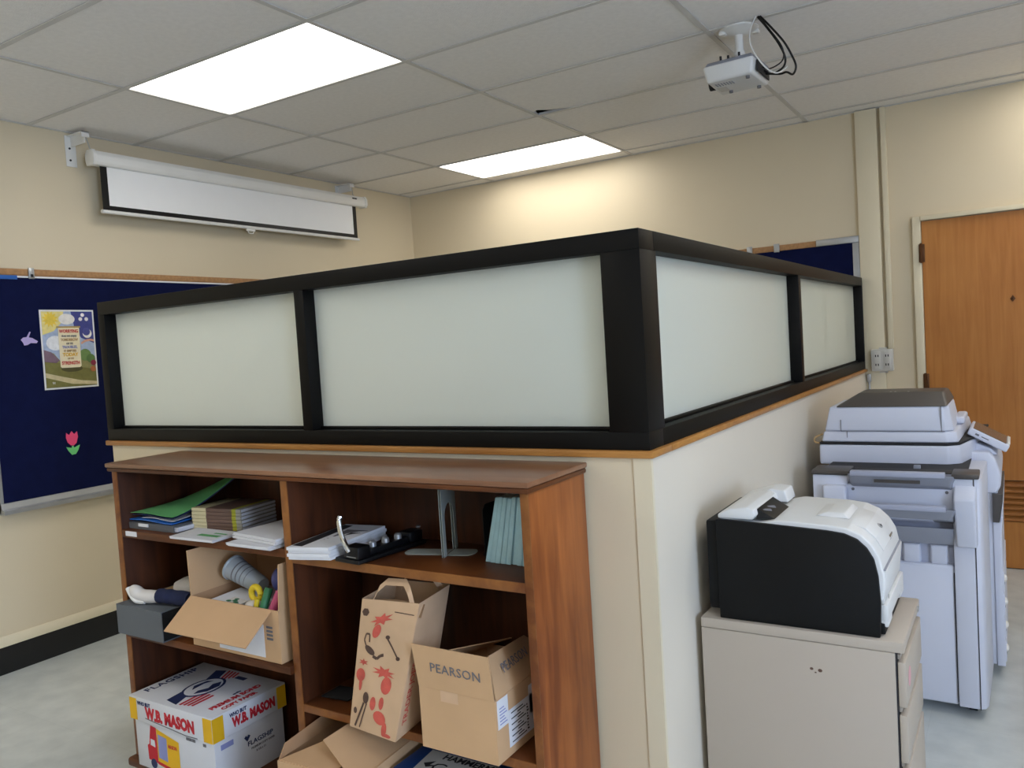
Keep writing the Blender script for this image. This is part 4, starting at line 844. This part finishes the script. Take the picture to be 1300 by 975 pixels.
B().ell((-.337, 2.43, .9565), (.009, .012, .009), 14, Matrix.Rotation(math.radians(40), 4, 'Y') @ Matrix.Diagonal((1, 1, .25, 1))).make('emblem', M['alu'], cp)
text('hp', frame_at((-.3345, 2.43, .9592), (0, 1, 0), (-.66, 0, .75)), .014, M['inkg'], cp, 'lettering')
B().box(-.317, -.314, 2.45, 2.50, .905, .925, .001).make('display', M['lcd'], cp); B().box(-.3145, -.3125, 2.44, 2.51, .895, .899).make('seam', M['cabd'], cp)
B().box(-.3105, -.3025, NY+.012, FY-.012, .8795, .8815).make('door_seam', M['coptray'], lp)
B().cyl((-.3005, NY+.03, .808), (-.2990, NY+.03, .808), .006, 12).make('power_button', M['alu'], lp)
for x in (-.70, -.36):
    for y in (NY+.02, FY-.02): B().cyl((x, y, AZ+.0002), (x, y, PZ+.004), .012, 10).make('foot', M['black'], lp)

# ------------------------------------------------------------------ photocopier
pc = thing('photocopier', 'large grey white office photocopier with stapling finisher near the wooden door', 'copier', (-.4, 3.95, 0))
# main engine
B().box(-.715, -.080, 3.88, 4.46, .045, .895, .012, 3).make('engine_body', M['cop'], pc)
B().prism([(-.715, .896), (-.60, .896), (-.60, .9155), (-.715, .9155)], 'y', 3.87, 4.46).make('rear_column', M['cop'], pc)
B().box(-.599, -.18, 3.87, 4.44, .896, .9155).make('exit_cavity', M['ink'], pc)
B().prism([(-.19, .78), (-.085, .78), (-.068, .81), (-.066, .86), (-.082, .92), (-.105, .955), (-.19, .955)], 'y', 3.87, 4.46, .010, 3).make('front_shoulder', M['cop'], pc)
B().prism([(-.078, .66), (-.062, .77), (-.062, .78), (-.10, .78), (-.10, .66)], 'y', 3.865, 4.45).make('shoulder_inset', M['copdark'], pc)
B().prism([(-.10, .045), (-.070, .045), (-.070, .60), (-.064, .70), (-.062, .765), (-.076, .66), (-.10, .66)], 'y', 3.872, 4.46, .004).make('front_cover', M['cop'], pc)
for z in (.10, .20, .30, .40):
    dw = B().box(-.071, -.066, 3.885, 4.45, z-.038, z+.048, .003).make('paper_drawer', M['cop'], pc)
    B().ell((-.066, 3.925, z+.010), (.010, .030, .014), 14).make('handle', M['white'], dw)
    B().box(-.0675, -.0655, 3.90, 4.0, z-.010, z-.004).make('handle_shadow_gap', M['cabd'], dw)
# finisher
FYN = 3.40
B().box(-.715, -.135, 3.452, 3.86, .045, .912, .006).make('finisher_body', M['cop'], pc)
B().box(-.718, -.585, FYN+.003, 3.45, .045, .9215, .006).make('left_column', M['cop'], pc)
B().prism([(-.218, FYN), (-.150, FYN), (-.128, FYN+.012), (-.120, FYN+.04), (-.114, 3.86), (-.218, 3.86)], 'z', .045, .9215, .006).make('right_column', M['cop'], pc)
B().hexa([(-.207, FYN-.018, .665), (-.140, FYN-.018, .665), (-.136, FYN+.01, .675), (-.207, FYN+.01, .675)], [(-.212, FYN-.05, .852), (-.142, FYN-.05, .852), (-.136, FYN+.01, .905), (-.212, FYN+.01, .905)], .008, 3).make('cheek_block', M['cop'], pc)
B().box(-.1475, -.1445, FYN-.001, FYN+.002, .045, .690).make('seam', M['cabd'], pc)
B().box(-.1475, -.1445, FYN-.001, FYN+.002, .880, .925).make('seam', M['cabd'], pc)
B().box(-.590, -.219, FYN+.012, 3.45, .045, .585, .010, 3).make('lower_panel', M['cop'], pc)
B().box(-.2215, -.2185, FYN+.008, FYN+.012, .06, .56).make('seam', M['cabd'], pc)
B().box(-.585, -.218, 3.44, 3.452, .585, .93).make('recess_back', M['coprec'], pc)
for x in (-.555, -.46, -.365, -.27): B().hexa([(x-.034, 3.441, .585), (x+.034, 3.441, .585), (x+.026, 3.424, .585), (x-.026, 3.424, .585)], [(x-.034, 3.441, .665), (x+.034, 3.441, .665), (x+.026, 3.424, .655), (x-.026, 3.424, .655)], .004).make('rib', M['cop'], pc)
B().box(-.675, -.586, FYN-.035, FYN+.01, .80, .885, .010, 3).make('left_block', M['cop'], pc)
up = B().box(-.586, -.214, FYN+.004, 3.44, .800, .888, .004).make('upper_panel', M['cop'], pc)
for x in (-.565, -.235): B().cyl((x, FYN+.004, .868), (x, FYN+.001, .868), .006, 10).make('screw', M['inkg'], up)
def tray(z, x0, x1, y0, label):
    t = B().hexa([(x0+.02, y0+.02, z-.045), (x1-.02, y0+.02, z-.045), (x1, FYN+.035, z-.075), (x0, FYN+.035, z-.075)], [(x0, y0, z), (x1, y0, z), (x1, FYN+.035, z-.03), (x0, FYN+.035, z-.03)], .006, 2).make('output_tray', M['coptray'], pc, label=label)
    B().box(x0+.012, x1-.030, y0-.003, y0+.03, z-.010, z+.010, .003).make('tray_lip', M['coprec'], t)
    return t
tu_ = tray(.940, -.578, -.206, FYN-.052, 'upper grey output tray')
B().box(-.48, -.32, FYN-.046, FYN-.038, .906, .918).make('tray_grip', M['copdark'], tu_)
tl = tray(.820, -.575, -.204, FYN-.085, 'lower grey output tray')
for k in range(5): B().box(-.52, -.28, FYN-.062+.018*k, FYN-.056+.018*k, .772-.006*k, .7755-.006*k).make('rib', M['coprec'], tl)
B().hexa([(-.575, FYN+.01, .665), (-.215, FYN+.01, .665), (-.215, FYN+.035, .665), (-.575, FYN+.035, .665)], [(-.575, FYN-.02, .735), (-.215, FYN-.02, .735), (-.215, FYN+.035, .72), (-.575, FYN+.035, .72)], .004).make('tray_carriage', M['coptray'], pc)
B().box(-.722, -.578, FYN-.004, 3.53, .922, .940, .005).make('top_cover', M['copdark'], pc)
B().box(-.218, -.128, FYN-.010, 3.52, .922, .941, .005).make('top_cover', M['copdark'], pc)
B().box(-.577, -.219, FYN+.045, 3.535, .9255, .933, .001).box(-.69, -.17, 3.536, 3.86, .9255, .9285).make('top_slot', M['ink'], pc)
B().box(-.36, -.335, 3.545, 3.57, .929, .944, .003).make('guide_tab', M['coptray'], pc)
# scanner, feeder, panel
scn = [(-.745, 3.69), (-.245, 3.69), (-.200, 3.725), (-.150, 3.96), (-.115, 4.36), (-.745, 4.36)]
B().prism(scn, 'z', .916, 1.004, .010, 3).make('scanner_body', M['cop'], pc)
B().prism([(x+.002, y+.002) if x < -.7 else (x-.003, y+.002) for x, y in scn], 'z', 1.0035, 1.014, .002).make('glass_gasket', M['ink'], pc)
B().hexa([(-.735, 3.697, 1.0145), (-.245, 3.697, 1.0145), (-.205, 3.725, 1.0145), (-.185, 4.33, 1.0145), (-.735, 4.33, 1.0145)], [(-.725, 3.705, 1.060), (-.250, 3.703, 1.060), (-.215, 3.73, 1.060), (-.195, 4.32, 1.060), (-.725, 4.32, 1.060)], .008, 3).make('document_lid', M['cop'], pc)
B().hexa([(-.722, 3.706, 1.061), (-.252, 3.704, 1.061), (-.222, 3.735, 1.061), (-.222, 4.10, 1.061), (-.722, 4.10, 1.061)], [(-.700, 3.716, 1.166), (-.262, 3.714, 1.166), (-.240, 3.742, 1.166), (-.240, 4.06, 1.166), (-.700, 4.06, 1.166)], .008, 3).make('document_feeder', M['cop'], pc)
B().hexa([(-.678, 3.706, 1.164), (-.240, 3.704, 1.164), (-.236, 4.07, 1.164), (-.678, 4.07, 1.164)], [(-.595, 3.84, 1.216), (-.262, 3.84, 1.216), (-.258, 4.04, 1.216), (-.595, 4.04, 1.216)], .010, 3).make('feeder_cover', M['copdark'], pc)
B().box(-.655, -.255, 3.7025, 3.706, 1.0605, 1.0625).box(-.655, -.653, 3.704, 3.712, 1.062, 1.11).box(-.630, -.628, 3.700, 3.703, 1.025, 1.06).box(-.268, -.266, 3.704, 3.716, 1.062, 1.165).make('panel_seams', M['inkg'], pc)
B().box(-.235, -.195, 3.96, 4.22, 1.062, 1.092, .010, 3).make('feeder_tray', M['cop'], pc)
B().hexa([(-.60, 4.05, 1.062), (-.26, 4.05, 1.062), (-.26, 4.32, 1.062), (-.60, 4.32, 1.062)], [(-.60, 4.05, 1.09), (-.26, 4.05, 1.09), (-.26, 4.31, 1.14), (-.60, 4.31, 1.14)], .006).make('feed_table', M['cop'], pc)
for x in (-.47, -.452, -.40): B().box(x-.004, x+.004, 3.86, 3.868, 1.2155, 1.2165).make('marking', M['paper'], pc)
B().tube([(-.74, 3.70, 1.008), (-.765, 3.71, 1.012), (-.765, 3.72, 1.03), (-.735, 3.73, 1.045)], .004, 8).make('hinge_loop', M['tan'], pc)
B().hexa([(-.20, 3.93, .930), (-.075, 3.93, .935), (-.075, 4.30, .935), (-.20, 4.30, .930)], [(-.19, 3.93, 1.0), (-.10, 3.93, .962), (-.10, 4.30, .962), (-.19, 4.30, 1.0)], .006).make('panel_arm', M['cop'], pc)
aX = Matrix.Translation((-.104, 3.90, 1.006)) @ Matrix.Rotation(math.radians(29), 4, 'Y')
pn = B().box(-.082, .078, 0, .26, -.022, .010, .006, 3, X=aX).make('control_panel', M['cop'], pc)
B().box(-.072, .062, .008, .25, .010, .0125, X=aX).make('touch_screen', M['lcd'], pn)
B().box(.064, .076, .02, .24, .009, .016, .002, X=aX).make('panel_lip', M['white'], pn)
B().box(-.055, -.040, -.0008, .001, -.010, -.002, X=aX).box(-.030, .0, -.0008, .001, -.008, -.004, X=aX).make('panel_marks', M['inkg'], pn)
for x, y in ((-.175, 3.50), (-.66, 3.50), (-.15, 4.38), (-.66, 4.38)):
    cs = B().cyl((x-.014, y, .026), (x+.014, y, .026), .026, 18).make('caster', M['black'], pc)
    B().box(x-.008, x+.008, y-.01, y+.01, .026, .050).make('caster_fork', M['black'], cs)
